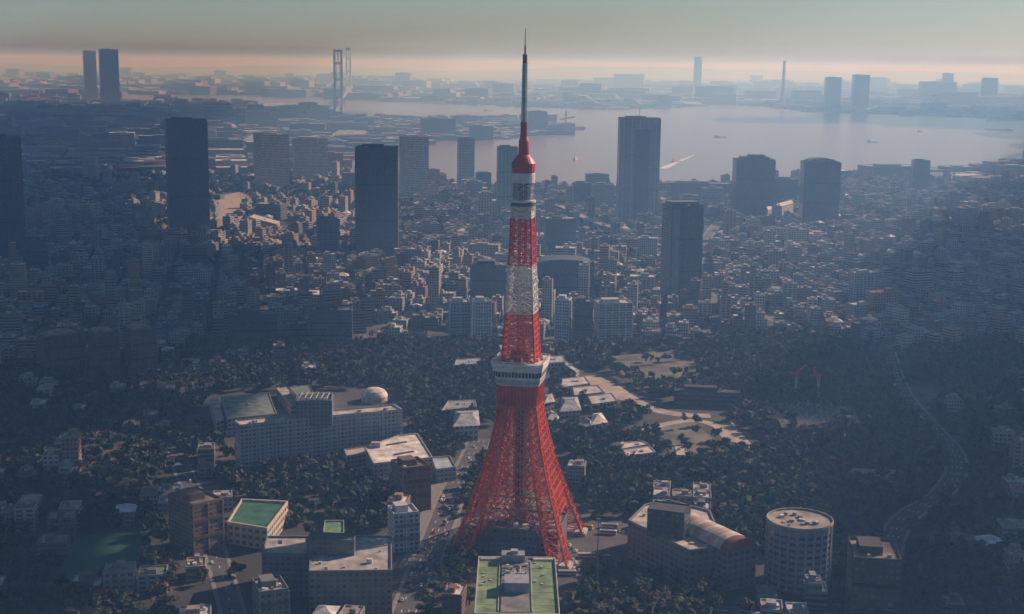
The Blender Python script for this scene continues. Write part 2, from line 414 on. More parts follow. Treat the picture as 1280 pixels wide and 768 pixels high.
while levels[-1] < 122: levels.append(levels[-1]+max(5.4, 8.6-levels[-1]*.03))
levels[-1] = 124
for sx, sy in ((-1, -1), (1, -1), (1, 1), (-1, 1)):
    b = MB()
    for k in range(len(levels)-1):
        h0, h1 = levels[k], levels[k+1]; cs = ((0, 0), (1, 0), (1, 1), (0, 1))
        p0 = [chord(sx, sy, h0, *c) for c in cs]; p1 = [chord(sx, sy, h1, *c) for c in cs]
        t = 1.15 if h0 < 60 else .95
        for i in range(4):
            j = (i+1) % 4
            b.beam(p0[i], p1[i], t, RED); b.beam(p1[i], p1[j], .55, RED)
            b.beam(p0[i], p1[j], .5, RED); b.beam(p0[j], p1[i], .5, RED)
    b.build('leg', tower)
    b = MB(); c0 = (chord(sx, sy, 0)+chord(sx, sy, 0, 1, 1))/2; b.box((c0.x, c0.y, 0), (17, 14, 2.6), (.45, .43, .40)); b.box((c0.x, c0.y, 2.6), (14.5, 12, 1.2), (.5, .48, .45)); b.build('footing', tower)
# truss faces between the legs
def face_pts(f, h, n=2, ins=1):
    """the inner chord ends of face f at height h"""
    cor = [(-1, -1), (1, -1), (1, 1), (-1, 1)]; a, c = cor[f], cor[(f+1) % 4]
    if f % 2 == 0: return chord(*a, h, ins, 0), chord(*c, h, ins, 0)
    return chord(*a, h, 0, ins), chord(*c, h, 0, ins)
b = MB()
for f in range(4):
    for k, h0 in enumerate(levels[:-1]):
        if h0 < 50: continue
        h1 = levels[k+1]; a0, c0 = face_pts(f, h0); a1, c1 = face_pts(f, h1)
        b.beam(a0, c0, .6, RED)
        n = 3 if h0 < 90 else 2
        for i in range(n):
            p, q = a0.lerp(c0, i/n), a0.lerp(c0, (i+1)/n); r, s_ = a1.lerp(c1, i/n), a1.lerp(c1, (i+1)/n)
            b.beam(p, s_, .5, RED); b.beam(q, r, .5, RED); b.beam(p, r, .5, RED)
b.build('bracing', tower)
b = MB()      # the arch girders that tie the legs
for f in range(4):
    for h0, h1 in ((38, 43), (43, 49), (49, 56)):
        a0, c0 = face_pts(f, h0); a1, c1 = face_pts(f, h1); n = 8
        for i in range(n):
            def arch(t, h): return h-(0 if h > 48 else 14*(2*t-1)**4 if h < 40 else 6*(2*t-1)**4)
            def pt(a, c, t, h): v = a.lerp(c, t); v.z = arch(t, h); return v
            p, q, r, s_ = pt(a0, c0, i/n, h0), pt(a0, c0, (i+1)/n, h0), pt(a1, c1, i/n, h1), pt(a1, c1, (i+1)/n, h1)
            b.beam(p, q, .8, RED); b.beam(r, s_, .6, RED); b.beam(p, s_, .45, RED); b.beam(q, r, .45, RED); b.beam(p, r, .45, RED)
b.build('arch_girder', tower)
b = MB()      # lift shaft
for x in (-3.4, -1.1, 1.1, 3.4):
    for y in (-3.4, 3.4): b.beam((x, y, 16), (x, y, 140), .55, (.20, .18, .22))
for k in range(28):
    z = 18+k*4.4
    for y in (-3.4, 3.4): b.beam((-3.4, y, z), (3.4, y, z), .35, (.3, .1, .08))
    for x in (-3.4, 3.4): b.beam((x, -3.4, z), (x, 3.4, z), .35, (.3, .1, .08)); b.beam((x, -3.4, z), (x, 3.4, z+4.4), .3, (.3, .1, .08))
b.box((0, 0, 16), (4.6, 4.6, 124), (.055, .05, .07)); b.build('lift_shaft', tower)
for sgn in (-1, 1):      # stairs zigzagging beside the shaft
    b = MB()
    for k in range(26):
        z = 20+k*4.0; x = 6.2 if k % 2 else 9.0; x1 = 9.0 if k % 2 else 6.2
        b.beam((sgn*x, -5, z), (sgn*x1, -5, z+4.0), .8, DRED)
    b.build('staircase', tower)
# red machine box below the deck
def square(hw, ch): return [(-hw+ch, -hw), (hw-ch, -hw), (hw, -hw+ch), (hw, hw-ch), (hw-ch, hw), (-hw+ch, hw), (-hw, hw-ch), (-hw, -hw+ch)]
b = MB(); b.prism(square(12.2, 1.5), 124, 132, DRED, 'steel'); b.prism(square(12.8, 1.5), 132.01, 139, (.5, .035, .02), 'steel')
for x in range(-5, 6):
    for sy in (-1, 1): b.beam((x*2.2, sy*12.95, 124), (x*2.2, sy*12.95, 139), .35, RED); b.beam((sy*12.95, x*2.2, 124), (sy*12.95, x*2.2, 139), .35, RED)
b.build('machine_room', tower)
deck = MB(); tiers = [(13.2, 139.1, 140.2, WHT), (13.7, 140.3, 143.4, (.36, .40, .42)), (14.0, 143.5, 145.4, (.62, .62, .60)), (15.2, 149.3, 151.4, WHT), (15.5, 151.5, 153.2, (.66, .65, .62)), (15.9, 153.3, 155.0, (.78, .76, .72))]
for hw_, z0, z1, c_ in tiers: deck.prism(square(hw_, 3.2), z0, z1, c_, 'steel', topm='roof')
dk = deck.build('observation_deck', tower)
b = MB(); b.prism(square(14.4, 3.1), 145.45, 149.25, (.05, .10, .12), 'glass')
b.build('deck_window', dk)
b = MB()
for i, (p, q) in enumerate(zip(square(14.55, 3.1), square(14.55, 3.1)[1:]+square(14.55, 3.1)[:1])):
    n = max(2, round(math.dist(p, q)/2.1))
    for k in range(n+1):
        x = p[0]+(q[0]-p[0])*k/n; y = p[1]+(q[1]-p[1])*k/n; b.beam((x, y, 145.4), (x, y, 149.3), .3, WHT)
b.build('window_mullion', dk)
b = MB(); b.prism(square(15.3, 3.1), 155.01, 155.2, (.62, .58, .50), 'roof')
for i, (p, q) in enumerate(zip(square(15.8, 3.2), square(15.8, 3.2)[1:]+square(15.8, 3.2)[:1])): b.beam((*p, 156.1), (*q, 156.1), .3, WHT); b.beam((*p, 155), (*p, 156.2), .3, WHT)
for k in range(14):
    a = k*2*math.pi/14; b.box((12.8*math.cos(a), 12.8*math.sin(a), 155.2), (1.5, 1.2, 1.5+.8*(k % 3)), (.7, .68, .62) if k % 3 else RED, a)
b.build('deck_roof', dk)
# shaft above the deck in its red and white bands
def shaft(name, h0, h1, col, dense=1.0, core=True):
    b = MB(); n = max(2, round((h1-h0)/4.2)); cor = [(-1, -1), (1, -1), (1, 1), (-1, 1)]
    for k in range(n):
        z0 = h0+(h1-h0)*k/n; z1 = h0+(h1-h0)*(k+1)/n; a_ = interp(HW, z0); c_ = interp(HW, z1)
        for i in range(4):
            p, q = cor[i], cor[(i+1) % 4]
            P0, Q0, P1, Q1 = Vector((p[0]*a_, p[1]*a_, z0)), Vector((q[0]*a_, q[1]*a_, z0)), Vector((p[0]*c_, p[1]*c_, z1)), Vector((q[0]*c_, q[1]*c_, z1))
            b.beam(P0, P1, .95, col); b.beam(P0, Q0, .55, col)
            M0, M1 = (P0+Q0)/2, (P1+Q1)/2
            b.beam(P0, M1, .42, col); b.beam(M0, P1, .42, col); b.beam(M0, Q1, .42, col); b.beam(Q0, M1, .42, col); b.beam(M0, M1, .5, col)
    if core:
        for x in (-1.8, 1.8):
            for y in (-1.8, 1.8): b.beam((x, y, h0), (x, y, h1), .6, tuple(v*.8 for v in col))
        for k in range(n*2):
            z = h0+(h1-h0)*k/n/2
            for x in (-1.8, 1.8): b.beam((x, -1.8, z), (x, 1.8, z+2), .35, col); b.beam((-1.8, x, z), (1.8, x, z+2), .35, col)
    b.build(name, tower)
shaft('lattice_shaft', 155.2, 187, RED); shaft('lattice_shaft', 187, 216.5, WHT); shaft('lattice_shaft', 216.5, 243, (.60, .035, .03)); shaft('lattice_shaft', 243, 247, WHT)
b = MB(); b.box((0, 0, 155.2), (11, 11, 5.5), (.30, .04, .03)); b.box((0, 0, 160.7), (8, 8, 2), (.42, .05, .03)); b.build('lift_machine_house', tower)
for k in range(26):     # dish and panel antennas bracketed to the shaft
    z = rnd.choice([rnd.uniform(160, 186), rnd.uniform(188, 215), rnd.uniform(188, 215), rnd.uniform(188, 215), rnd.uniform(218, 240)]); hw_ = interp(HW, z)
    side = rnd.choice([0, 0, 1, 1, 2, 3]); t = rnd.uniform(-.9, .9)*hw_; o_ = hw_+.3
    b = MB(); pos = {0: (t, -o_), 1: (o_, t), 2: (t, o_), 3: (-o_, t)}[side]; out = {0: (0, -1), 1: (1, 0), 2: (0, 1), 3: (-1, 0)}[side]
    e_ = (pos[0]+out[0]*1.9, pos[1]+out[1]*1.9)
    b.beam((*pos, z), (*e_, z), .25, WHT); b.box((e_[0], e_[1], z-.7), (1.5 if out[0] == 0 else .5, .5 if out[0] == 0 else 1.5, rnd.uniform(1.2, 2.6)), (.75, .73, .68), bottom=True)
    b.build('antenna_panel', tower)
b = MB()
b.lathe([(5.0, 246.6), (6.6, 247.6), (6.9, 249.2)], 20, WHT); b.lathe([(6.9, 249.2), (6.5, 249.3), (6.5, 251.2)], 20, (.10, .13, .16)); b.lathe([(6.5, 251.2), (6.95, 251.3), (6.95, 252.3), (0, 252.4)], 20, (.7, .69, .66))
b.build('upper_observatory', tower)
b = MB()
for k in range(8):
    a = k*math.pi/4+.2; a2 = a+math.pi/4
    for z in (252.4, 255.4, 258.4): b.beam((5.2*math.cos(a), 5.2*math.sin(a), z), (5.2*math.cos(a2), 5.2*math.sin(a2), z+3), .4, (.38, .42, .44)); b.beam((5.2*math.cos(a2), 5.2*math.sin(a2), z), (5.2*math.cos(a), 5.2*math.sin(a), z+3), .4, (.38, .42, .44)); b.beam((5.2*math.cos(a), 5.2*math.sin(a), z), (5.2*math.cos(a2), 5.2*math.sin(a2), z), .4, (.38, .42, .44))
    b.beam((5.2*math.cos(a), 5.2*math.sin(a), 252.4), (5.2*math.cos(a), 5.2*math.sin(a), 261.4), .5, (.38, .42, .44))
b.lathe([(2.6, 252.4), (2.6, 261.4)], 12, (.06, .09, .11)); b.build('equipment_cage', tower)
b = MB(); b.lathe([(5.0, 261.2), (6.1, 261.4), (6.1, 266.4), (5.9, 266.6)], 22, (.68, .67, .65)); b.build('white_drum', tower)
b = MB(); b.lathe([(5.9, 266.6), (6.2, 266.8), (6.2, 271.2), (4.6, 273.6), (2.9, 275.4), (2.6, 282), (1.9, 284), (1.75, 291.5), (0, 291.6)], 20, (.45, .02, .03)); b.build('red_drum', tower)
b = MB()
for sx in (-1, 1):
    for sy in (-1, 1): b.beam((sx*1.15, sy*1.15, 291.5), (sx*.85, sy*.85, 318), .35, (.35, .5, .52))
for k in range(18):
    z = 291.8+k*1.45
    for s_ in (-1, 1): b.beam((-1.1, s_*1.1, z), (1.1, s_*1.1, z+1.4), .2, (.3, .42, .45)); b.beam((s_*1.1, -1.1, z), (s_*1.1, 1.1, z+1.4), .2, (.3, .42, .45))
b.lathe([(.75, 291.5), (.6, 318)], 8, (.22, .38, .42)); b.build('antenna_mast', tower)
b = MB(); b.lathe([(1.15, 317.8), (1.15, 321.6), (.45, 322.2), (.42, 326)], 10, (.28, .05, .06)); b.lathe([(.3, 326), (.18, 334), (0, 334.2)], 6, (.4, .3, .3)); b.build('spire', tower)

# ------------------------------------------------------------------ named buildings
def tower_block(x0, x1, yt, yb, dp, wc, rc, label, short, name='office_tower', rot=0.0, style='curtain', cells=(3.2, 3.9), top='flat', cat='skyscraper', group=None, xg=None):
    g = G(((x0+x1)/2) if xg is None else xg, yb); d = depth_of((g.x, g.y, 60)); app = (x1-x0)/F_PX*d
    az = math.atan2(g.x, g.y); r = -az+rot
    wd = max(4, (app-abs(math.sin(rot))*dp)/math.cos(rot))
    g = Vector((g.x+dp/2*math.sin(az), g.y+dp/2*math.cos(az), 0)); h = height_at(g, yt)
    t = empty(name, (g.x, g.y, 0)); tag(t, label, cat, group)
    TAKEN.append((g.x, g.y, math.hypot(wd, dp)/2+4)); hero_at(g.x, g.y, h*.8, short)
    def fin(mb, nm, par=None):
        mb.v = [(x-g.x, y-g.y, z) for x, y, z in mb.v]; return mb.build(nm, par or t)
    fp = fp_rect(g.x, g.y, wd, dp, r); ca, sa = math.cos(r), math.sin(r)
    def off(x, y): return (g.x+x*ca-y*sa, g.y+x*sa+y*ca)
    hh = h*.93 if top in ('step', 'dome') else h
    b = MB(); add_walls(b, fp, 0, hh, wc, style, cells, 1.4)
    if top == 'step':
        add_walls(b, fp_rect(*off(0, 0), wd*.72, dp*.72, r), hh+.02, h*.04, wc, style, cells, .8); add_walls(b, fp_rect(*off(wd*.05, 0), wd*.42, dp*.45, r), hh+h*.04+.04, h*.03, wc, style, cells, .8)
    fin(b, 'wall')
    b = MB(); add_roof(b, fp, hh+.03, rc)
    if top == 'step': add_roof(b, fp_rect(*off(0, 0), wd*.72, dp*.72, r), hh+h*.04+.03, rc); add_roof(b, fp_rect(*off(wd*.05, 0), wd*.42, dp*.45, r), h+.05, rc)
    if top == 'dome':
        n = 14; prev = None
        for k in range(n+1):
            a = math.pi*k/n; x = -wd*.42*math.cos(a); z = hh+h*.07*math.sin(a)
            cur = (off(x, -dp*.4), off(x, dp*.4), z)
            if prev: b.face([(*prev[0], prev[2]), (*cur[0], cur[2]), (*cur[1], cur[2]), (*prev[1], prev[2])], rc, m='roof'); b.face([(*prev[0], hh), (*cur[0], hh), (*cur[0], cur[2]), (*prev[0], prev[2])], rc, m='roof')
            prev = cur
    fin(b, 'roof')
    if top in ('flat', 'mast'):
        b = MB(); b.box((*off(-wd*.1, dp*.05), h+.05), (wd*.5, dp*.5, 4.5), tuple(v*.9 for v in wc), r); fin(b, 'stair_tower')
        for _ in range(9 if g.y < 2400 else 4): b = MB(); clutter(b, g.x, g.y, wd*.9, dp*.9, r, h+.05, 1); fin(b, 'rooftop_unit')
    if top == 'mast':
        b = MB(); b.beam((*off(0, 0), h+4), (*off(0, 0), h+24), 1.0, WHT); fin(b, 'mast')
    # vertical piers proud of the facade, and the plinth
    n = max(2, int(wd/8))
    if g.y < 3000:
        for k in range(n+1):
            b = MB(); b.box((*off(-wd/2+wd*k/n, -dp/2-.3), 0), (1.1, .6, hh), tuple(min(.8, v*1.3) for v in wc), r); fin(b, 'pier')
        for z in (.33, .66): b = MB(); b.box((*off(0, -dp/2-.35), hh*z), (wd*.99, .7, 2.2), tuple(v*.5 for v in wc), r, bottom=True); fin(b, 'service_floor_band')
    return t, g, wd, dp, r, h, off, fin
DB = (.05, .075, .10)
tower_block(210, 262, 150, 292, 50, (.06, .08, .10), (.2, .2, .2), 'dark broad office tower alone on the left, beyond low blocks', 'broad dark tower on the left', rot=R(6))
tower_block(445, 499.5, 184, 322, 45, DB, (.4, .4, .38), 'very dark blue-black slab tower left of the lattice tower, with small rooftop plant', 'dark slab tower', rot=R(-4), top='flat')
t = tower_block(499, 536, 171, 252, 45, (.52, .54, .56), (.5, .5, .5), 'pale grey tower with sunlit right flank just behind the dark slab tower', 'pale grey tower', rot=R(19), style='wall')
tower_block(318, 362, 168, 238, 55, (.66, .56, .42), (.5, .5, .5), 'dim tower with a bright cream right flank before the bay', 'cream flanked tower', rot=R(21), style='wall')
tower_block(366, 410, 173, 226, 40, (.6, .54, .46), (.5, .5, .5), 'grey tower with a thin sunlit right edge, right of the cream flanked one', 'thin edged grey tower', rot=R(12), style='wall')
tower_block(571, 593, 173, 238, 30, (.35, .40, .45), (.5, .5, .5), 'slim pale tower by the water, left of the lattice mast', 'slim pale tower', rot=R(10), style='wall')
tower_block(620, 646, 184, 277, 30, (.25, .33, .38), (.4, .4, .4), 'blue-grey slab standing right behind the lattice mast', 'blue-grey slab', rot=R(5), style='wall')
tower_block(594, 614, 214, 248, 25, (.12, .18, .22), (.3, .3, .3), 'small dark block between the slim pale tower and the lattice mast', 'small dark block', name='office_block', rot=R(8), top='dome')
t, g, wd, dp, r, h, off, fin = tower_block(769, 822, 148, 282, 42, (.26, .31, .36), (.4, .4, .4), 'tallest blue-grey office tower with a dark central recess and a roof mast', 'tallest blue-grey tower', rot=R(7), top='mast')
b = MB(); b.box((*off(wd*.05, -dp/2-1.2), 0), (wd*.36, 2.0, h*.9), (.07, .11, .15), r, m='curtain'); fin(b, 'glass_recess')
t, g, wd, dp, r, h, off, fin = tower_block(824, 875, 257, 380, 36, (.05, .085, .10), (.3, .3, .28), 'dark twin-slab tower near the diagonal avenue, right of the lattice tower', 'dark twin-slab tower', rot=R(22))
b = MB(); b.box((*off(-wd*.36, -dp/2-.9), 0), (wd*.22, 1.6, h*.97), (.12, .18, .21), r, m='curtain'); fin(b, 'glass_bay')
b = MB(); b.box((*off(0, dp*.1), h+.1), (wd*.9, dp*.6, 5.5), (.12, .16, .18), r); fin(b, 'crown_screen')
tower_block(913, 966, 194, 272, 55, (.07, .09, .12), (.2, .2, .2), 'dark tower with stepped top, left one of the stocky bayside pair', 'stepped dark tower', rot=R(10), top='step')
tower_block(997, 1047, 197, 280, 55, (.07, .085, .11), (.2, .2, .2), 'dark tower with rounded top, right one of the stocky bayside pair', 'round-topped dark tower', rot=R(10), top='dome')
tower_block(1137, 1160, 201, 245, 35, (.08, .08, .09), (.2, .2, .2), 'small dim tower rising from the bay shore at right', 'dim shore tower', rot=R(10))
tower_block(715, 738, 229, 262, 30, (.14, .19, .24), (.3, .3, .3), 'squat dark block left of the tallest blue-grey tower, on the shore', 'squat shore block', name='office_block', rot=R(5))
tower_block(739, 767, 231, 264, 30, (.22, .27, .31), (.3, .3, .3), 'squat paler block touching the tallest blue-grey tower', 'paler shore block', name='office_block', rot=R(5))
tower_block(832, 912, 229, 258, 40, (.25, .27, .31), (.35, .35, .35), 'long low shore building left of the stepped dark tower', 'long shore building', name='office_block', rot=R(2), style='wall')
tower_block(966, 996, 224, 258, 40, (.09, .10, .13), (.3, .3, .3), 'low dark block between the two stocky bayside towers', 'block between the pair', name='office_block', rot=R(4))
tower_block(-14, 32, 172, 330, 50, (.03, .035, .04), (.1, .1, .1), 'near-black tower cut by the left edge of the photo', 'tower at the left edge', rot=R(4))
tower_block(34, 60, 300, 345, 30, (.06, .06, .06), (.1, .1, .1), 'dim small block by the tower at the left edge', 'dim small block', name='office_block')
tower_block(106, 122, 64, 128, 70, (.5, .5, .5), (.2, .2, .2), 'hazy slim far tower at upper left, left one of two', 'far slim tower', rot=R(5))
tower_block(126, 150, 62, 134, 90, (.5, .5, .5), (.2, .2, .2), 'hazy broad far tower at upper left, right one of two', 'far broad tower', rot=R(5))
tower_block(1029, 1050, 97, 140, 120, (.12, .12, .14), (.3, .3, .3), 'hazy tower on the spit across the bay, left of a pair', 'far spit tower', rot=R(8))
tower_block(1063, 1085, 94, 138, 120, (.12, .12, .14), (.3, .3, .3), 'hazy tower on the spit across the bay, right of a pair', 'second far spit tower', rot=R(8))
tower_block(1176, 1190, 92, 124, 120, (.1, .1, .1), (.2, .2, .2), 'faint slim far tower across the bay at right', 'faint slim tower', rot=R(5))
tower_block(1225, 1245, 98, 132, 120, (.1, .1, .1), (.2, .2, .2), 'faint broad far tower near the right edge across the bay', 'faint broad tower', rot=R(5))
tower_block(866, 876, 72, 118, 120, (.12, .12, .14), (.3, .3, .3), 'faint needle-like far tower on the haze line above the tallest blue-grey tower', 'faint needle tower', rot=R(5))
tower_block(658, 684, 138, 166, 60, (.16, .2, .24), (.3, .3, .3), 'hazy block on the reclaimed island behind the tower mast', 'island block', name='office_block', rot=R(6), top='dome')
tower_block(693, 714, 374, 428, 22, (.45, .52, .58), (.5, .5, .5), 'narrow pale blue block right of the tower shaft', 'narrow pale block', name='office_block', rot=R(-8), style='wall', cells=(3, 3.4))
tower_block(714.5, 740, 377, 430, 24, (.05, .075, .095), (.3, .3, .3), 'near-black block attached right of the narrow pale one', 'near-black block', name='office_block', rot=R(4))
tower_block(741, 790, 378, 425, 26, (.5, .5, .48), (.6, .6, .58), 'pale balconied apartment block right of the near-black block', 'pale balconied block', name='apartment_block', rot=R(14), style='wall', cells=(99, 3.0))
tower_block(560, 588, 377, 424, 24, (.3, .38, .44), (.5, .5, .48), 'blue-grey block left of the tower shaft, left half of a pair', 'left of the blue-grey pair', name='office_block', rot=R(6), style='wall')
tower_block(589, 614, 376, 428, 24, (.42, .48, .5), (.25, .40, .22), 'blue-grey block with green roof rim left of the tower shaft', 'green rimmed block', name='office_block', rot=R(10), style='wall')
tower_block(285, 346, 392, 424, 30, (.05, .05, .07), (.10, .10, .13), 'long dark flat block with dark roof beyond the hotel', 'long dark block', name='office_block', rot=R(3))
tower_block(348, 384, 404, 428, 26, (.10, .10, .12), (.3, .3, .28), 'low dark block with pale roof rim beyond the hotel', 'low rimmed block', name='office_block', rot=R(3))
tower_block(388, 442, 386, 436, 34, (.07, .11, .15), (.2, .22, .24), 'dark blue slab block above the park trees left of centre', 'dark blue block', name='office_block', rot=R(-3))
tower_block(396, 424, 274, 322, 26, (.10, .16, .22), (.3, .3, .3), 'blue-black block left of the dark slab tower foot', 'blue-black block', name='office_block', rot=R(3))
tower_block(588, 636, 330, 390, 40, (.06, .09, .13), (.12, .14, .16), 'dark wide hall block left behind the tower shaft', 'dark hall block', name='office_block', rot=R(-4))
tower_block(666, 742, 322, 376, 60, (.05, .075, .11), (.08, .11, .14), 'broad dark round-topped block right behind the tower shaft', 'broad dark block', name='office_block', rot=R(3), top='dome')
tower_block(842, 925, 489, 508, 18, (.05, .055, .06), (.07, .08, .09), 'long dark low building beside the sand path', 'long dark low building', name='office_block', rot=R(2))
tower_block(808, 858, 630, 664, 30, (.04, .05, .06), (.06, .06, .07), 'PLACEHOLDER', 'x') if False else None
tower_block(1052, 1120, 688, 800, 34, (.05, .045, .045), (.30, .22, .16), 'dark tower with brownish roof at the bottom right', 'bottom right dark tower', rot=R(8))
for x0, x1, yt, yb, lab in ((48, 106, 414, 466, 'left'), (112, 150, 410, 468, 'middle'), (156, 196, 406, 468, 'right')):
    tower_block(x0, x1, yt, yb, 30, (.10, .10, .09), (.28, .24, .18), f'dim round-roofed hall, {lab} one of three at the left', f'{lab} round-roofed hall', name='hall', cat='hall', rot=R(16), top='dome', style='wall', group='round-roofed halls at the left')
tower_block(484, 524, 638, 690, 18, (.50, .58, .62), (.55, .52, .46), 'narrow white-blue office block beside the road, left of the lattice tower', 'white-blue office block', name='office_block', rot=R(14), style='wall', cells=(3.2, 3.2))
tower_block(212, 280, 622, 694, 32, (.22, .13, .09), (.28, .25, .22), 'brown brick apartment block with crowded roof, left of the green-roofed gym', 'brown brick block', name='apartment_block', rot=R(30), style='wall', cells=(3.4, 3.1), cat='apartment block')
tower_block(488, 538, 580, 640, 24, (.16, .10, .10), (.16, .09, .10), 'maroon block with sunlit tan flank below the white roofed hall', 'maroon block', name='office_block', rot=R(22), style='wall')
tower_block(316, 362, 732, 790, 22, (.2, .2, .19), (.36, .34, .31), 'small grey block with cluttered roof at the lower left', 'small cluttered block', name='office_block', rot=R(12), style='wall')

def custom(name, label, cat, short, centre):
    t = empty(name, (centre[0], centre[1], 0)); tag(t, label, cat); HERO.append((*P((centre[0], centre[1], 10)), short))
    def fin(mb, nm, par=None):
        mb.v = [(x-centre[0], y-centre[1], z) for x, y, z in mb.v]; return mb.build(nm, par or t)
    return t, fin
def roof_pts(pix, h):
    """outline seen in the photo at height h above the ground"""
    return [tuple(G(px, py, h).xy) for px, py in pix]
def take(pts, pad=3):
    cx = sum(p[0] for p in pts)/len(pts); cy_ = sum(p[1] for p in pts)/len(pts); TAKEN.append((cx, cy_, max(math.dist(p, (cx, cy_)) for p in pts)*.85+pad)); return cx, cy_
def cen(pts): return sum(p[0] for p in pts)/len(pts), sum(p[1] for p in pts)/len(pts)

# foreground block with the green roof
H = 36
q = roof_pts([(598, 698), (694, 697), (702, 780), (598, 782)], H); c0 = take(q)
x0 = q[0][0]; x1 = q[1][0]; y1 = q[0][1]; y0 = y1-84
t, fin = custom('office_building', 'foreground office building with a green roof around a grey plant strip, at the bottom centre', 'office building', 'green-roofed foreground building', ((x0+x1)/2, (y0+y1)/2))
fp = [(x0, y0), (x1, y0), (x1, y1), (x0, y1)]; TAKEN.append(((x0+x1)/2, (y0+y1)/2, 48))
b = MB(); add_walls(b, fp, 0, H, (.42, .42, .38), 'wall', (3.2, 3.6), 1.3, .5); fin(b, 'wall')
b = MB(); add_roof(b, fp, H+.03, (.20, .30, .15)); fin(b, 'roof')
wd = x1-x0; mx = (x0+x1)/2-1.0
b = MB(); b.box((mx, (y0+y1)/2+1, H+.05), (wd*.34, 80, .9), (.20, .20, .19), m='roof'); fin(b, 'plant_strip')
b = MB(); b.box((mx-1.2, y1-4.5, H+1), (wd*.30, 8, 4.2), (.26, .27, .28)); b.box((mx-.5, y1-4.5, H+5.2), (4, 4, 1.8), (.4, .4, .4)); fin(b, 'stair_tower')
b = MB(); b.box((mx+.8, y0+36, H+1), (wd*.30, 13, 5.5), (.30, .33, .36)); fin(b, 'lift_house')
b = MB(); b.box((x0+wd*.16, y1-2.6, H+.05), (wd*.26, 1.6, 1.1), (.62, .60, .5)); b.box((x1-wd*.16, y1-2.6, H+.05), (wd*.26, 1.6, 1.1), (.62, .60, .5)); fin(b, 'roof_bench')
for sx in (-1, 1):
    for k in range(9):
        b = MB(); yk = y0+6+k*9; xa = mx+sx*wd*.18; xb = (x1-1.2) if sx > 0 else (x0+1.2); b.box(((xa+xb)/2, yk, H+.04), (abs(xb-xa), .35, .12), (.30, .36, .24)); fin(b, 'roof_seam')
    b = MB(); b.beam((mx+sx*wd*.2, y0+5, H+.5), (mx+sx*wd*.2, y1-5, H+.5), .4, (.5, .5, .47)); fin(b, 'pipe')
    for k in range(5): b = MB(); b.box((mx+sx*wd*rnd.uniform(.25, .42), y0+rnd.uniform(40, 80), H+.05), (1.2, 1.2, rnd.uniform(.5, 1.2)), (.55, .55, .5)); fin(b, 'roof_vent')
for k in range(24):
    b = MB(); s_ = rnd.uniform(.8, 2.0); b.box((mx+rnd.uniform(-.14, .14)*wd, y0+rnd.uniform(44, 72), H+1), (s_, s_*rnd.uniform(.8, 1.6), rnd.uniform(.8, 2.2)), rnd.choice([(.45, .45, .43), (.6, .6, .58), (.2, .2, .2)]))
    fin(b, 'air_conditioner')
b = MB(); b.beam((mx-1, y0+55, H+2.2), (mx+3, y0+55, H+2.2), .6, (.55, .55, .52)); b.beam((mx+3, y0+55, H+2.2), (mx+3, y0+66, H+2.2), .6, (.55, .55, .52)); fin(b, 'duct')

# podium under the tower
ca, sa = math.cos(TROT), math.sin(TROT)
t = empty('podium_building', (TX, TOWER_Y, 0), TROT); tag(t, 'five-storey grey podium building under the tower legs with white rooftop units', 'building'); HERO.append((640, 675, 'podium under the tower')); TAKEN.append((TX, TOWER_Y, 52))
b = MB(); fp = fp_rect(0, -1, 60, 40, 0); add_walls(b, fp, 0, 18, (.16, .14, .15), 'wall', (4, 3.6), 1); b.build('wall', t)
b = MB(); add_roof(b, fp, 18.03, (.24, .21, .21)); b.build('roof', t)
b = MB(); fp2 = fp_rect(2, -22, 30, 14, 0); add_walls(b, fp2, 0, 11, (.14, .16, .20), 'wall', (4, 3.6), 1); b.build('annex', t)
b = MB(); add_roof(b, fp2, 11.03, (.22, .24, .30)); b.build('annex_roof', t)
for k in range(84):
    x = rnd.uniform(-27, 27); y = rnd.uniform(-18, 15)
    if abs(x) < 4 and abs(y) < 5: continue
    b = MB(); s_ = rnd.uniform(1.2, 3.4); g_ = rnd.choice([.75, .7, .6, .78, .35]); b.box((x, y, 18.05), (s_, s_*rnd.uniform(.6, 1.5), rnd.uniform(.8, 2.4)), (g_, g_*.96, g_*.9) if k % 6 else (.45, .08, .05), rnd.uniform(0, .3))
    b.build('rooftop_unit', t)
b = MB(); b.box((0, 0, 18.05), (11, 11, 7), (.15, .14, .17)); b.box((0, 0, 25.1), (8.6, 8.6, 1.5), (.2, .18, .2)); b.build('lift_hall', t)

# curved white hotel slab
H = 36
base = G(300, 572); Hh = H
fr = [(300, 533), (345, 528), (390, 524), (435, 519), (475, 516), (503, 513)]
fpx = [G(px, py, H).xy for px, py in fr]
bk = []
for i, p in enumerate(fpx):
    d = (fpx[min(i+1, 5)]-fpx[max(i-1, 0)]).normalized(); bk.append(p+Vector((-d.y, d.x))*(17 if i > 2 else 15))
fp = [tuple(p) for p in fpx]+[tuple(p) for p in bk[::-1]]; c0 = cen(fp)
for p in fpx: TAKEN.append((p.x, p.y+6, 20))
t, fin = custom('hotel', 'long curved white hotel slab with dark box tower on its roof', 'hotel', 'curved white hotel', c0)
b = MB(); add_walls(b, fp, 0, H, (.33, .38, .42), 'wall', (3.4, 3.2), 1.2, .6); fin(b, 'wall')
b = MB(); add_roof(b, fp, H+.03, (.56, .50, .41)); fin(b, 'roof')
b = MB()
for i in range(5):
    for k in range(5):
        p = fpx[i].lerp(fpx[i+1], (k+.5)/5); d = (fpx[i+1]-fpx[i]).normalized(); p = p-Vector((-d.y, d.x))*.35
        b.box((p.x, p.y, 0), (.7, .7, H), (.40, .44, .47), math.atan2(d.y, d.x))
fin(b, 'pier')
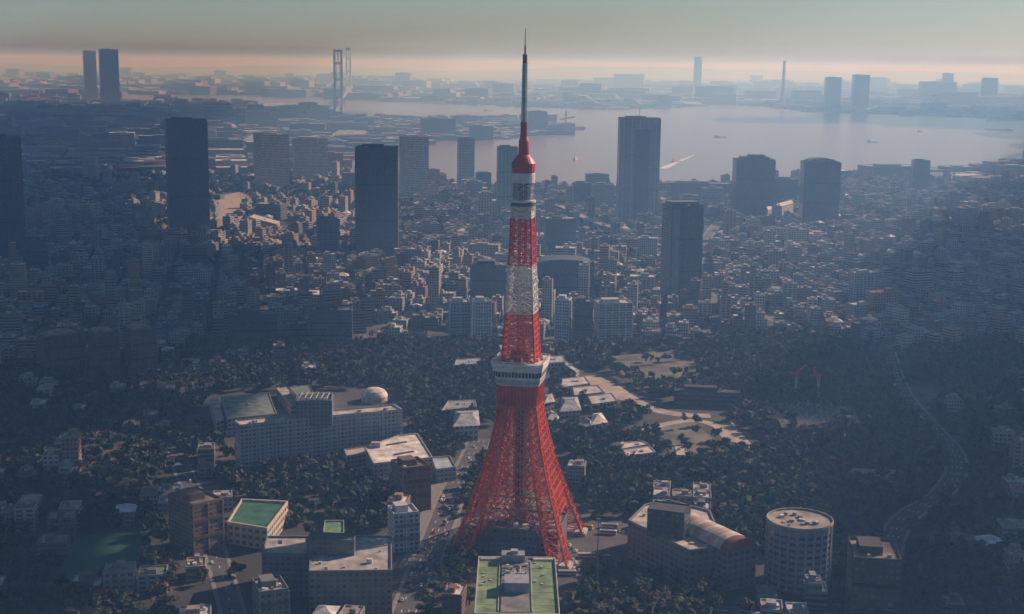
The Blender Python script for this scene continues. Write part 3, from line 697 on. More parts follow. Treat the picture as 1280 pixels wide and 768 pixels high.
pc = (fpx[2]+bk[2])/2+Vector((4, 3)); b = MB(); add_walls(b, fp_rect(pc.x, pc.y, 29, 22, .08), H-6, 20, (.15, .20, .25), 'wall', (3.4, 3.4), 1.6, .6); tb = fin(b, 'tower_box')
b = MB(); fq = fp_rect(pc.x, pc.y, 29, 22, .08); add_roof(b, fq, H+14.03, (.12, .13, .15))
fin(b, 'tower_box_roof')
b = MB()
for k in range(6): b.beam((pc.x-11+k*4.4, pc.y-9, H+17), (pc.x-11+k*4.4, pc.y+9, H+17), .5, (.6, .58, .52)); b.beam((pc.x-11+k*4.4, pc.y-9, H+14), (pc.x-11+k*4.4, pc.y-9, H+17), .5, (.6, .58, .52))
for y in (-9, 0, 9): b.beam((pc.x-11, pc.y+y, H+17), (pc.x+11, pc.y+y, H+17), .6, (.6, .58, .52))
fin(b, 'roof_frame')
for k in range(12):
    i = k % 5; p = fpx[i].lerp(bk[i+1], rnd.uniform(.3, .6)); b = MB(); b.box((p.x, p.y, H+.1), (rnd.uniform(2, 4), 2, rnd.uniform(1, 2)), (.4, .38, .34)); fin(b, 'rooftop_unit')
# domed hall beside the hotel
g = G(468, 501); TAKEN.append((g.x, g.y, 20)); t, fin = custom('domed_hall', 'low hall with a white half-dome roof behind the right end of the hotel', 'hall', 'white dome hall', (g.x, g.y))
b = MB(); b.lathe([(12.5, 0), (12.5, 5)], 28, (.45, .45, .42), (g.x, g.y), 'paint'); fin(b, 'wall')
b = MB(); b.lathe([(12.8, 5), (12, 7.6), (9.8, 10.2), (6.5, 11.9), (3, 12.8), (0, 13)], 28, (.75, .70, .62), (g.x, g.y), 'roof'); fin(b, 'dome')
# white trapezoid hall
H = 18
q = roof_pts([(467, 580), (541, 573), (524, 543), (500, 545)], H); q = roof_pts([(467, 581), (541, 573), (522, 543), (499, 545), (456, 560)], H); c0 = take(q)
t, fin = custom('banquet_hall', 'low hall with a bright white trapezoid roof and two dark roof slots', 'hall', 'white trapezoid hall', c0)
b = MB(); add_walls(b, q, 0, H, (.42, .38, .36), 'wall', (4, 3.6), 1, .5); fin(b, 'wall')
b = MB(); add_roof(b, q, H+.03, (.74, .70, .62)); fin(b, 'roof')
for (a1, a2) in (((484, 557), (508, 553)), ((493, 569), (517, 565))):
    p, r_ = G(*a1, H).xy, G(*a2, H).xy; d = r_-p; b = MB(); b.box(((p.x+r_.x)/2, (p.y+r_.y)/2, H+.05), (d.length, 2.2, .8), (.10, .10, .11), math.atan2(d.y, d.x)); fin(b, 'skylight')
b = MB(); p = G(470, 559, H); b.box((p.x, p.y, H), (7, 5, 4), (.35, .34, .33)); fin(b, 'stair_tower')
q = roof_pts([(430, 563), (458, 559), (462, 567), (433, 571)], 14); c0 = cen(q); t, fin = custom('annex_building', 'small flat pale annex left of the white trapezoid hall', 'building', 'small pale annex', c0)
b = MB(); add_walls(b, q, 0, 14, (.35, .33, .3), 'wall'); fin(b, 'wall'); b = MB(); add_roof(b, q, 14.03, (.55, .5, .42)); fin(b, 'roof'); TAKEN.append((*c0, 14))
# flat pavilion right of it
q = roof_pts([(540, 573), (562, 571), (570, 585), (545, 588)], 10); c0 = take(q); t, fin = custom('pavilion', 'low blue-grey pavilion at the head of the road', 'pavilion', 'blue-grey pavilion', c0)
b = MB(); add_walls(b, q, 0, 10, (.35, .4, .42), 'wall'); fin(b, 'wall'); b = MB(); add_roof(b, q, 10.03, (.36, .44, .46)); fin(b, 'roof')
# green-roofed gym
H = 14
q = roof_pts([(284, 655), (334, 663), (360, 629), (302, 626)], H); c0 = take(q); t, fin = custom('gymnasium', 'gymnasium with a flat green roof court and pale side wall', 'gymnasium', 'green-roofed gym', c0)
b = MB(); add_walls(b, q, 0, H, (.52, .46, .36), 'wall', (5, 4.5), 1.6, .7); fin(b, 'wall'); b = MB(); add_roof(b, q, H+.03, (.035, .15, .08)); fin(b, 'roof')
# big grey roofs
H = 28
q1 = roof_pts([(386, 716), (490, 715), (490, 672), (442, 671), (442, 690), (388, 690)], H)
q2 = roof_pts([(327, 694), (387, 695), (387, 672), (334, 672)], H-2)
c0 = take(q1); take(q2); t, fin = custom('school_building', 'broad grey flat-roofed building with wide terrace roofs at the lower left', 'school', 'broad grey flat-roofed building', c0)
b = MB(); add_walls(b, q1, 0, H, (.20, .20, .20), 'wall', (3.6, 3.6), 1.2, .5); fin(b, 'wall')
b = MB(); add_roof(b, q1, H+.03, (.42, .40, .36)); fin(b, 'roof')
b = MB(); add_walls(b, q2, 0, H-2, (.18, .18, .18), 'wall', (3.6, 3.6), 1.2, .5); fin(b, 'wing_wall')
b = MB(); add_roof(b, q2, H-1.97, (.44, .40, .34)); fin(b, 'wing_roof')
p = G(415, 690, H); b = MB(); add_walls(b, fp_rect(p.x, p.y, 28, 13, 0), 0, H+9, (.10, .12, .14), 'curtain', (3.2, 3.2), .8); fin(b, 'stair_block'); b = MB(); add_roof(b, fp_rect(p.x, p.y, 28, 13, 0), H+9.03, (.11, .13, .15)); fin(b, 'stair_block_roof')
for px_, py_ in ((400, 705), (430, 710), (475, 690), (480, 680), (452, 680), (350, 680), (366, 688), (345, 690), (470, 712), (408, 712)):
    p = G(px_, py_, H); b = MB(); s_ = rnd.uniform(1, 2.4); b.box((p.x, p.y, H+.1), (s_, s_*.8, rnd.uniform(.8, 1.8)), (.5, .49, .46)); fin(b, 'rooftop_unit')
p = G(462, 704, H); b = MB(); b.box((p.x, p.y, H+.1), (3, 2.4, 2.6), (.66, .64, .6)); fin(b, 'rooftop_unit')
q = roof_pts([(404, 667), (430, 668), (430, 652), (406, 652)], 14); c0 = take(q); t, fin = custom('roof_garden_block', 'small block with a bright green turf roof behind the broad grey building', 'building', 'green turf roof block', c0)
b = MB(); add_walls(b, q, 0, 14, (.4, .4, .38), 'wall'); fin(b, 'wall'); b = MB(); add_roof(b, q, 14.03, (.14, .30, .12)); fin(b, 'roof')
# hall with the striped barrel roof
H = 24
q = roof_pts([(785, 652), (862, 690), (905, 684), (888, 640), (835, 626), (806, 632)], H); c0 = take(q); t, fin = custom('exhibition_hall', 'grey hall with red ended barrel roof striped white and pink, lower right', 'hall', 'striped barrel-roofed hall', c0)
b = MB(); add_walls(b, q, 0, H, (.18, .175, .185), 'wall', (5, 4), 1.2, .6); fin(b, 'wall'); b = MB(); add_roof(b, q, H+.03, (.50, .47, .42)); fin(b, 'roof')
A, B = G(840, 641, H+4), G(928, 682, H+4); A, B = A.xy, B.xy; ax = (B-A).normalized(); nx = Vector((-ax.y, ax.x)); Ln = (B-A).length; b = MB(); ns = 10; HALF = 11.5
seg = []
for k in range(ns):
    c_ = [(.66, .60, .50), (.46, .30, .25)][k % 2] if k else (.6, .55, .5)
    if k in (2, 6): c_ = (.60, .56, .40)
    if k == ns-1: c_ = (.22, .05, .05)
    o0 = A+ax*Ln*k/ns; o1 = A+ax*Ln*(k+1)/ns
    for i in range(14):
        t0, t1 = math.pi*i/14, math.pi*(i+1)/14
        pt = lambda o_, t_: (o_.x+nx.x*HALF*math.cos(t_), o_.y+nx.y*HALF*math.cos(t_), H+1.2+HALF*.62*math.sin(t_))
        b.face([pt(o0, t0), pt(o1, t0), pt(o1, t1), pt(o0, t1)], c_, m='roof')
for o_ in (A, B):
    b.face([(o_.x+nx.x*HALF*math.cos(math.pi*i/14), o_.y+nx.y*HALF*math.cos(math.pi*i/14), H+1.2+HALF*.62*math.sin(math.pi*i/14)) for i in range(15)], (.30, .05, .05))
fin(b, 'barrel_roof')
mid = (A+B)/2; b = MB(); add_walls(b, fp_rect(mid.x, mid.y, Ln, HALF*2, math.atan2(ax.y, ax.x)), 0, H+1.15, (.18, .17, .17), 'wall', (5, 4), 0); fin(b, 'barrel_hall_wall'); TAKEN.append((mid.x, mid.y, Ln*.55))
for px_, py_ in ((805, 645), (815, 640), (865, 680), (885, 682), (872, 672), (880, 662)):
    p = G(px_, py_, H); b = MB(); s_ = rnd.uniform(1.2, 3); b.box((p.x, p.y, H+.1), (s_, s_*.8, rnd.uniform(.8, 2)), (.5, .49, .46)); fin(b, 'rooftop_unit')
p = G(834, 668, H); b = MB(); add_walls(b, fp_rect(p.x+1, p.y+2, 24, 18, -.35), H, 17, (.035, .045, .05), 'curtain', (3, 3.4), .8); b2 = fin(b, 'dark_box'); b = MB(); add_roof(b, fp_rect(p.x+1, p.y+2, 24, 18, -.35), H+17.03, (.07, .07, .08)); fin(b, 'dark_box_roof')
# round white building
g = G(996, 728); TAKEN.append((g.x, g.y, 26)); t, fin = custom('round_building', 'pale round drum building with ribbed wall at the lower right', 'office building', 'round drum building', (g.x, g.y))
Hr = height_at(g, 650); b = MB(); b.lathe([(20, 0), (20, Hr)], 40, (.19, .23, .27), (g.x, g.y), 'paint'); fin(b, 'wall')
b = MB()
for k in range(24):
    a = 2*math.pi*k/24; b.box((g.x+20.2*math.cos(a), g.y+20.2*math.sin(a), 0), (.8, 1.1, Hr), (.25, .29, .32), a)
fin(b, 'rib')
for k in range(1, int(Hr/4)):
    b = MB(); b.lathe([(20.02, k*4-1.8), (20.12, k*4-1.75), (20.12, k*4-.05), (20.02, k*4)], 40, (.05, .07, .09), (g.x, g.y), 'glass'); fin(b, 'window_band')
b = MB(); b.lathe([(20.5, Hr-.5), (20.5, Hr+1.2), (19.8, Hr+1.2), (19.8, Hr+.05), (0, Hr+.05)], 40, (.34, .31, .25), (g.x, g.y), 'roof'); fin(b, 'roof')
for _ in range(14): b = MB(); clutter(b, g.x, g.y, 30, 30, 0, Hr+.06, 1); fin(b, 'rooftop_unit')

# temple roofs: hipped, with deep eaves
def temple(pix, h, rc, label, short, name='temple_hall', ridge=.45, cat='temple'):
    q = roof_pts(pix, h); c0 = cen(q); take(q, 1)
    t, fin = custom(name, label, cat, short, c0); ins = [(c0[0]+(p[0]-c0[0])*.86, c0[1]+(p[1]-c0[1])*.86) for p in q]
    b = MB(); add_walls(b, ins, 0, h-.1, (.42, .38, .33), 'wall', (4, 4), 0); fin(b, 'wall')
    b = MB(); l0 = (Vector(q[0])+Vector(q[3]))/2; l1 = (Vector(q[1])+Vector(q[2]))/2
    r0 = l0.lerp(l1, .5-ridge/2); r1 = l0.lerp(l1, .5+ridge/2); rh = min((Vector(q[0])-Vector(q[3])).length, (Vector(q[0])-Vector(q[1])).length)*.20
    E = [(*p, h) for p in q]; Mi = [(Vector((*q[i], h)).lerp(Vector((*(r0 if i in (0, 3) else r1), h+rh)), .55)-Vector((0, 0, rh*.12))) for i in range(4)]
    R0_, R1_ = (*r0, h+rh), (*r1, h+rh)
    for i in range(4):
        j = (i+1) % 4; b.face([E[i], E[j], Mi[j], Mi[i]], rc, m='roof')
    b.face([Mi[0], Mi[1], R1_, R0_], rc, m='roof'); b.face([Mi[1], Mi[2], R1_], rc, m='roof'); b.face([Mi[2], Mi[3], R0_, R1_], rc, m='roof'); b.face([Mi[3], Mi[0], R0_], rc, m='roof'); fin(b, 'roof')
    b = MB(); b.beam(R0_, R1_, .8, tuple(v*1.3 for v in rc)); fin(b, 'ridge'); return t
def flat(pix, h, rc, label, short, name='flat_hall', wc=(.4, .38, .35), cat='hall'):
    q = roof_pts(pix, h); c0 = take(q, 1); t, fin = custom(name, label, cat, short, c0)
    b = MB(); add_walls(b, q, 0, h, wc, 'wall', (4, 3.8), .7); fin(b, 'wall'); b = MB(); add_roof(b, q, h+.03, rc); fin(b, 'roof')
    for _ in range(3): b = MB(); clutter(b, *c0, 10, 8, 0, h+.05, 1); fin(b, 'rooftop_unit')
G1 = (.34, .36, .36)
temple([(566, 534), (600, 532), (598, 513), (569, 514)], 14, G1, 'grey hipped temple roof among trees, left of the tower legs', 'grey hipped temple hall')
flat([(552, 514), (596, 509), (594, 500), (560, 502)], 8, (.30, .33, .33), 'long low grey hall behind the hipped temple hall', 'long low grey hall')
flat([(702, 485), (738, 480), (731, 471), (703, 474)], 9, (.56, .52, .46), 'pale flat temple hall roof, uppermost of three stepped right of the deck', 'uppermost stepped roof')
flat([(718, 495), (756, 491), (747, 482), (716, 485)], 9, (.52, .49, .44), 'pale flat temple hall roof, middle of three stepped right of the deck', 'middle stepped roof')
flat([(740, 506), (772, 502), (765, 492), (735, 496)], 9, (.46, .45, .42), 'pale flat temple hall roof, lowest of three stepped right of the deck', 'lowest stepped roof')
temple([(699, 515), (727, 513), (722, 496), (702, 497)], 13, (.30, .33, .34), 'grey hipped temple roof just right of the tower neck', 'near hipped temple hall')
temple([(738, 532), (760, 528), (752, 516), (741, 517)], 9, (.60, .56, .48), 'small bright pyramid-roofed temple hall right of the tower', 'small pyramid hall', ridge=.05)
temple([(724, 530), (738, 536), (744, 528), (732, 522)], 7, (.45, .42, .37), 'small pale gabled temple wing beside the pyramid hall', 'small gabled wing')
flat([(756, 563), (800, 555), (788, 552), (760, 557)], 8, (.5, .45, .4), 'thin pale roof at left of the paired bright roofs', 'thin pale roof')
flat([(776, 562), (812, 556), (803, 552), (782, 554)], 10, (.62, .55, .48), 'bright flat roof, upper of two beside the gravel yard', 'upper bright roof')
flat([(783, 571), (820, 566), (812, 558), (779, 563)], 10, (.64, .56, .48), 'bright flat roof, lower of two beside the gravel yard', 'lower bright roof')
flat([(846, 570), (864, 570), (855, 557), (843, 557)], 8, (.64, .53, .44), 'small pinkish flat roof at the foot of the gravel yard', 'small pinkish roof')
flat([(568, 457), (602, 455), (600, 448), (570, 450)], 9, (.36, .40, .42), 'flat grey roof left of the observation deck', 'flat grey roof left of the deck')
flat([(679, 455), (707, 453), (704, 445), (682, 446)], 9, (.42, .44, .45), 'flat grey roof right of the observation deck', 'flat grey roof right of the deck')
flat([(700, 452), (720, 466), (724, 463), (704, 449)], 7, (.6, .58, .52), 'very thin bright roof right of the deck', 'thin bright roof')
temple([(680, 505), (694, 502), (690, 492), (681, 494)], 10, (.5, .46, .4), 'pale small roof touching the right of the tower neck', 'small roof by the tower neck', ridge=.3)
temple([(684, 524), (698, 527), (700, 516), (688, 513)], 9, (.45, .43, .38), 'small pale gabled roof right of the tower below the neck', 'small roof below the neck')
flat([(262, 500), (272, 498), (280, 525), (270, 528)], 12, (.55, .48, .34), 'narrow sunlit tan block at the left end of the hotel lawn', 'narrow tan block', wc=(.6, .5, .33), name='tan_block', cat='building')
flat([(284, 524), (346, 518), (336, 492), (276, 497)], 15, (.20, .25, .20), 'wide grey-green wing roof behind the left end of the hotel', 'grey-green wing roof', cat='building', name='wing_building')
flat([(378, 503), (398, 501), (386, 482), (362, 485)], 15, (.18, .23, .18), 'smaller grey-green wing roof behind the hotel tower box', 'small grey-green wing', cat='building', name='wing_building')
flat([(345, 486), (358, 482), (376, 504), (364, 508)], 9, (.42, .36, .32), 'narrow brown strip building beside the hotel tower box', 'narrow brown strip', name='strip_building', cat='building')
flat([(960, 263), (992, 254), (990, 250), (958, 259)], 25, (.78, .74, .66), 'long brilliant white roof between the stocky bayside towers', 'brilliant white roof', cat='warehouse', name='warehouse')
flat([(312, 272), (346, 281), (350, 277), (318, 268)], 14, (.72, .66, .56), 'long low pale warehouse left of the dark slab tower', 'long low pale warehouse', cat='warehouse', name='warehouse')
flat([(385, 369), (403, 369), (402, 363), (387, 363)], 18, (.75, .70, .58), 'small brilliant white roof above the dark blue block', 'small brilliant roof', cat='building', name='low_building')

# suspension bridge towers over the bay
def bridge_tower(px, yt, yb, wpx, label, short):
    g = G(px, yb); d = depth_of((g.x, g.y, 60)); h = height_at(g, yt); hw_ = wpx/2/F_PX*d
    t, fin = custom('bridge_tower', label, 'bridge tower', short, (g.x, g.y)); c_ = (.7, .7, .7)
    for s_ in (-1, 1):
        b = MB(); b.box((g.x+s_*hw_*.72, g.y, 0), (hw_*.5, 22, h), c_, taper=.8); fin(b, 'leg')
    for z in (.22, .5, .76, .96):
        b = MB(); b.box((g.x, g.y, h*z), (hw_*1.3, 16, h*.035), c_, bottom=True); fin(b, 'crossbeam')
    return g, h
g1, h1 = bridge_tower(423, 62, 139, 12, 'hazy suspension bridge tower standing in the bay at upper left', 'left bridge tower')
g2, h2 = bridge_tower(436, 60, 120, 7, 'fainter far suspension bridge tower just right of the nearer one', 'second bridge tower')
t, fin = custom('suspension_bridge_deck', 'faint bridge deck and cables linking the two hazy bridge towers', 'bridge', 'bridge deck', (g1.x, g1.y))
b = MB(); d = (g2-g1).normalized(); s_, e_ = g1-d*900, g2+d*900; b.beam((s_.x, s_.y, 55), (e_.x, e_.y, 55), 16, (.35, .35, .36)); fin(b, 'deck')
b = MB()
for k in range(16):
    t0, t1 = k/16, (k+1)/16; f_ = lambda t_: (g1.x+(g2.x-g1.x)*t_, g1.y+(g2.y-g1.y)*t_, 70+(h1-70)*(2*t_-1)**2)
    b.beam(f_(t0), f_(t1), 4, (.35, .35, .36))
for a_, hh, sg in ((g1, h1, -1), (g2, h2, 1)): b.beam((a_.x, a_.y, hh), (a_.x+sg*d.x*800, a_.y+sg*d.y*800, 60), 4, (.35, .35, .36))
fin(b, 'cable')
g = G(978, 134); hz_ = height_at(g, 76); t, fin = custom('chimney', 'faint thin far chimney on the haze line above the bay at right', 'chimney', 'thin far chimney', (g.x, g.y))
b = MB(); b.lathe([(17, 0), (11, hz_*.97)], 12, (.3, .3, .31), (g.x, g.y)); fin(b, 'shaft'); b = MB(); b.lathe([(11, hz_*.97), (14, hz_*.975), (14, hz_), (0, hz_)], 12, (.3, .2, .2), (g.x, g.y)); fin(b, 'cap')
# harbour crane on the island tip
g = G(707, 163); hz_ = height_at(g, 139); t, fin = custom('harbour_crane', 'hazy harbour crane on the island tip right of the tower mast', 'crane', 'harbour crane', (g.x, g.y))
b = MB(); b.beam((g.x, g.y, 0), (g.x, g.y, hz_), 7, (.2, .2, .22)); fin(b, 'mast'); b = MB(); b.beam((g.x-30, g.y, hz_*.55), (g.x+45, g.y, hz_*.7), 6, (.2, .2, .22)); fin(b, 'jib')
# tower cranes at right with red heads
for px, yb, yt, lab in ((994, 500, 463, 'left'), (1022, 500, 466, 'right')):
    g = G(px, yb); hz_ = height_at(g, yt); t, fin = custom('tower_crane', f'slender building crane with red slewing head, {lab} one of two', 'crane', f'{lab} red crane', (g.x, g.y))
    b = MB(); s_ = .9
    for sx in (-s_, s_):
        for sy in (-s_, s_): b.beam((g.x+sx, g.y+sy, 0), (g.x+sx, g.y+sy, hz_*.8), .35, (.5, .45, .4))
    for k in range(int(hz_*.8/2)):
        for s2 in (-s_, s_): b.beam((g.x-s_, g.y+s2, k*2), (g.x+s_, g.y+s2, k*2+2), .25, (.5, .45, .4)); b.beam((g.x+s2, g.y-s_, k*2), (g.x+s2, g.y+s_, k*2+2), .25, (.5, .45, .4))
    fin(b, 'mast')
    b = MB(); b.box((g.x, g.y, hz_*.8), (3.4, 3.4, 3), (.6, .05, .03)); fin(b, 'slewing_head')
    b = MB(); b.beam((g.x-3, g.y, hz_*.86), (g.x+(10 if lab == 'left' else -5), g.y, hz_*1.18), 1.2, (.6, .06, .04)); b.beam((g.x, g.y, hz_*.86), (g.x-6, g.y, hz_*.9), 1.2, (.6, .06, .04)); fin(b, 'jib')
# tall lamp mast by the car park
g = G(746, 742); hz_ = height_at(g, 650); t, fin = custom('light_mast', 'thin dark lighting mast at the edge of the car park', 'mast', 'lighting mast', (g.x, g.y))
b = MB(); b.lathe([(.55, 0), (.25, hz_)], 8, (.08, .09, .1), (g.x, g.y)); fin(b, 'pole'); b = MB(); b.box((g.x, g.y, hz_), (2.6, .8, .8), (.2, .2, .2)); fin(b, 'lamp_head')
# far hills closing the horizon
b = MB(); xs = [-30000+k*600 for k in range(101)]; r3 = random.Random(11); hh_ = []
for k, x in enumerate(xs):
    t_ = k/100; hh_.append(150+110*math.sin(k*.11+1)+45*math.sin(k*.37)+r3.uniform(-18, 18)+(70 if t_ < .45 else 0))
for k in range(100):
    a_, c_ = max(40, hh_[k]), max(40, hh_[k+1])
    b.face([(xs[k], 40000, 0), (xs[k+1], 40000, 0), (xs[k+1], 42500, c_), (xs[k], 42500, a_)], (.05, .06, .04)); b.face([(xs[k], 42500, a_), (xs[k+1], 42500, c_), (xs[k+1], 46000, 0), (xs[k], 46000, 0)], (.05, .06, .04))
o = b.build('hills'); o['kind'] = 'structure'
# small wooded fort island
g = G(1248, 163); b = MB(); b.lathe([(75, 0), (68, 6), (60, 7), (0, 8)], 20, (.09, .09, .08), (g.x, g.y), 'paint'); o = b.build('island'); o['kind'] = 'structure'


# ------------------------------------------------------------------ the town: lots along streets
PARK = [  # outlines on the photograph's ground, and how densely wooded they are
 ([(415, 432), (620, 428), (622, 470), (615, 560), (600, 560), (585, 590), (560, 600), (545, 575), (522, 548), (505, 505), (480, 485), (440, 480)], .95),
 ([(232, 428), (420, 424), (450, 432), (445, 488), (270, 492), (240, 470)], .66),
 ([(688, 438), (870, 428), (1000, 420), (1105, 442), (1120, 490), (1190, 560), (1160, 640), (1060, 648), (1000, 628), (960, 640), (900, 636), (800, 626), (740, 650), (712, 580), (690, 520)], .93),
 ([(268, 575), (500, 572), (490, 640), (370, 628), (290, 622), (270, 600)], .95),
 ([(-80, 480), (250, 435), (268, 560), (240, 600), (120, 610), (-80, 640)], .62),
 ([(715, 745), (735, 705), (790, 705), (905, 740), (880, 830), (700, 830)], .8),
 ([(1040, 650), (1380, 560), (1380, 860), (1040, 860)], .60),
 ([(1110, 442), (1380, 410), (1380, 600), (1210, 600), (1130, 500)], .62),
 ([(60, 210), (300, 216), (420, 226), (400, 240), (240, 236), (60, 236)], .6),
 ([(672, 262), (768, 285), (768, 318), (680, 300)], .35),
 ([(-80, 640), (210, 610), (220, 860), (-80, 860)], .55),
 ([(505, 700), (600, 700), (600, 860), (480, 860)], .35),
 ([(230, 232), (470, 240), (560, 262), (440, 268), (240, 262)], .4),
 ([(360, 640), (482, 640), (484, 668), (440, 668), (400, 650), (365, 664)], .9),
 ([(880, 632), (1045, 640), (1040, 690), (955, 705), (905, 684)], .9),
 ([(735, 640), (800, 624), (810, 640), (765, 655)], .85),
 ([(288, 612), (375, 625), (370, 634), (290, 628)], .9),
 ([(560, 600), (600, 560), (612, 600), (590, 650), (572, 640)], .9),
]
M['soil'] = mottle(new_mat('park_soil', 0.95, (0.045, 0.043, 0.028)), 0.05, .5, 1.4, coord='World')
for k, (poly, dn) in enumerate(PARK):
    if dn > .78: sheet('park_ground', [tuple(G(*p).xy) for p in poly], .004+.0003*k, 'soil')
def in_park(px, py):
    for poly, dn in PARK:
        if inpoly(px, py, poly): return dn
    return 0.0
NOBUILD = [[(735, 690), (800, 690), (960, 640), (1040, 640), (1040, 705), (940, 705), (860, 790), (735, 790)], [(262, 470), (620, 470), (700, 470), (712, 600), (735, 640), (800, 700), (745, 768), (690, 768), (590, 768), (560, 690), (528, 690), (484, 600), (262, 610)], [(598, 680), (700, 680), (705, 860), (595, 860)], [(280, 620), (492, 630), (492, 730), (280, 730)]]
def blocked(x, y, r, px, py):
    for hx, hy, hr in TAKEN:
        if abs(x-hx) < hr+r and abs(y-hy) < hr+r and math.hypot(x-hx, y-hy) < hr+r: return True
    for poly in OPEN:
        if inpoly(px, py, poly): return True
    for pts, wd in ROADS:
        m = wd/2+3+r*.8
        for i in range(len(pts)-1):
            a, b_ = pts[i], pts[i+1]
            if min(a.x, b_.x)-m > x or max(a.x, b_.x)+m < x or min(a.y, b_.y)-m > y or max(a.y, b_.y)+m < y: continue
            d = b_-a; t = max(0, min(1, ((x-a.x)*d.x+(y-a.y)*d.y)/max(1e-6, d.length_squared)))
            if math.hypot(x-a.x-d.x*t, y-a.y-d.y*t) < m: return True
    return False
BIG = (.5, .22, .12)
LOTS = []
def district(x0, x1, y0, y1, ang, bw=66, bd=44, nx_=4, ny_=2, hmul=1.0, far=False):
    ca, sa = math.cos(ang), math.sin(ang); rad = math.hypot(x1-x0, y1-y0)/2; mx_, my_ = (x0+x1)/2, (y0+y1)/2
    nb, nd = int(rad/bw)+1, int(rad/bd)+1
    if not far:
        av = MB()
        for j in range(-nd, nd+1):
            if j % 5: continue
            v = j*bd+.5*(bd-7)/ny_-bd/2; aw = (bd-7)/ny_*.42
            for k in range(int(-rad/20), int(rad/20)):
                u = k*20; x = mx_+u*ca-v*sa; y = my_+u*sa+v*ca; px, py = P((x, y, 0))
                if not (x0 <= x < x1 and y0 <= y < y1) or px < -90 or px > 1370 or in_park(px, py) or in_water(x, y) or any(inpoly(px, py, q_) for q_ in NOBUILD): continue
                c4 = [(mx_+a_*ca-b_*sa, my_+a_*sa+b_*ca, .035) for a_, b_ in ((u-10, v-aw), (u+10, v-aw), (u+10, v+aw), (u-10, v+aw))]; av.face(c4, (1, 1, 1), m='asphalt')
                c4 = [(mx_+a_*ca-b_*sa, my_+a_*sa+b_*ca, .045) for a_, b_ in ((u-8, v-.3), (u+3, v-.3), (u+3, v+.3), (u-8, v+.3))]; av.face(c4, (1, 1, 1), m='line')
        if av.f: o_ = av.build('avenue_road'); o_['kind'] = 'structure'
    for i in range(-nb, nb+1):
        for j in range(-nd, nd+1):
            bigblock = rnd.random() < .16
            nx2, ny2 = (1, 1) if bigblock else (nx_, ny_) if rnd.random() < .6 else (max(1, nx_-1), ny_)
            for a in range(nx2):
                for c in range(ny2):
                    if not far and j % 5 == 0 and (c == 0): continue
                    u = i*bw+(a+.5)*(bw-8)/nx2-bw/2; v = j*bd+(c+.5)*(bd-7)/ny2-bd/2
                    x = mx_+u*ca-v*sa; y = my_+u*sa+v*ca
                    if not (x0 <= x < x1 and y0 <= y < y1): continue
                    px, py = P((x, y, 0))
                    if px < -90 or px > 1370 or py > 850: continue
                    if in_water(x, y) or in_water(x+(-25 if px > 640 else 25), y-25): continue
                    wd = (bw-8)/nx2-rnd.uniform(.6, 3); dp = (bd-7)/ny2-rnd.uniform(.6, 3)
                    if bigblock: wd *= rnd.uniform(.5, .9); dp *= rnd.uniform(.4, .85)
                    r = math.hypot(wd, dp)*.42
                    if not far:
                        dn = in_park(px, py)
                        if dn and rnd.random() < dn+.25: continue
                        if any(inpoly(px, py, q_) or inpoly(px, py-12, q_) for q_ in NOBUILD) or rnd.random() < .05 or blocked(x, y, r, px, py): continue
                    elif rnd.random() < .35: continue
                    h = (6+rnd.expovariate(1/7.5))*hmul
                    if bigblock: h = (9+rnd.expovariate(1/13))*hmul
                    h = min(h, 62*hmul if not dn_front(py) else 15)
                    LOTS.append((x, y, wd, dp, h, ang+rnd.uniform(-.03, .03), bigblock, far))
def dn_front(py): return py > 600
district(-1500, -160, 600, 2300, R(11)); district(-160, 420, 600, 2300, R(-7)); district(420, 1600, 600, 2300, R(24))
district(-1900, -300, 2300, 3900, R(-14), 74, 48); district(-300, 600, 2300, 3900, R(6), 74, 48); district(600, 1900, 2300, 3900, R(31), 74, 48)
district(-4200, 4400, 3900, 11500, R(12), 190, 150, 2, 2, 1.5, True)
district(-8000, 9000, 11500, 24000, R(-9), 420, 380, 2, 2, 3.2, True)
def lot_size(l): return l[2]*(l[4]+l[3]*.3)/depth_of((l[0], l[1], 0))**2
def in_frame(l):
    px, py = P((l[0], l[1], l[4])); return 0 < px < 1280 and 60 < py < 775
vis = sorted([l for l in LOTS if in_frame(l) and not l[7]], key=lambda l: -lot_size(l)/(1+0*l[0]))
NEAR = vis[:290]; near_ids = set(id(l) for l in NEAR)
KINDN = ['flat', 'hipped', 'setback']
used = {}
def rel(px, py, pool, skip=()):
    best = None
    for hx, hy, nm in pool:
        if nm in skip: continue
        d = math.hypot((px-hx), (py-hy)*1.6)
        if best is None or d < best[0]: best = (d, hx, hy, nm)
    d, hx, hy, nm = best; dx, dy = px-hx, py-hy
    w_ = 'right of' if abs(dx) > abs(dy)*1.6 and dx > 0 else 'left of' if abs(dx) > abs(dy)*1.6 else 'above' if dy < 0 else 'below'
    q = '' if d < 45 else 'well ' if d < 110 else 'far '
    return q+w_, nm
def label_for(head, px, py, limit=16):
    w1, n1 = rel(px, py, HERO); w2, n2 = rel(px, py, HERO, (n1,))
    for cand in (f'{head}, {w1} the {n1}', f'{head} {w1} the {n1}, {w2} the {n2}', f'{head} between the {n1} and {n2}'):
        if cand not in used and len(cand.split()) <= limit: used[cand] = 1; return cand
    return None
COLW = lambda nm: nm
GROUP_B = 'ordinary city buildings'
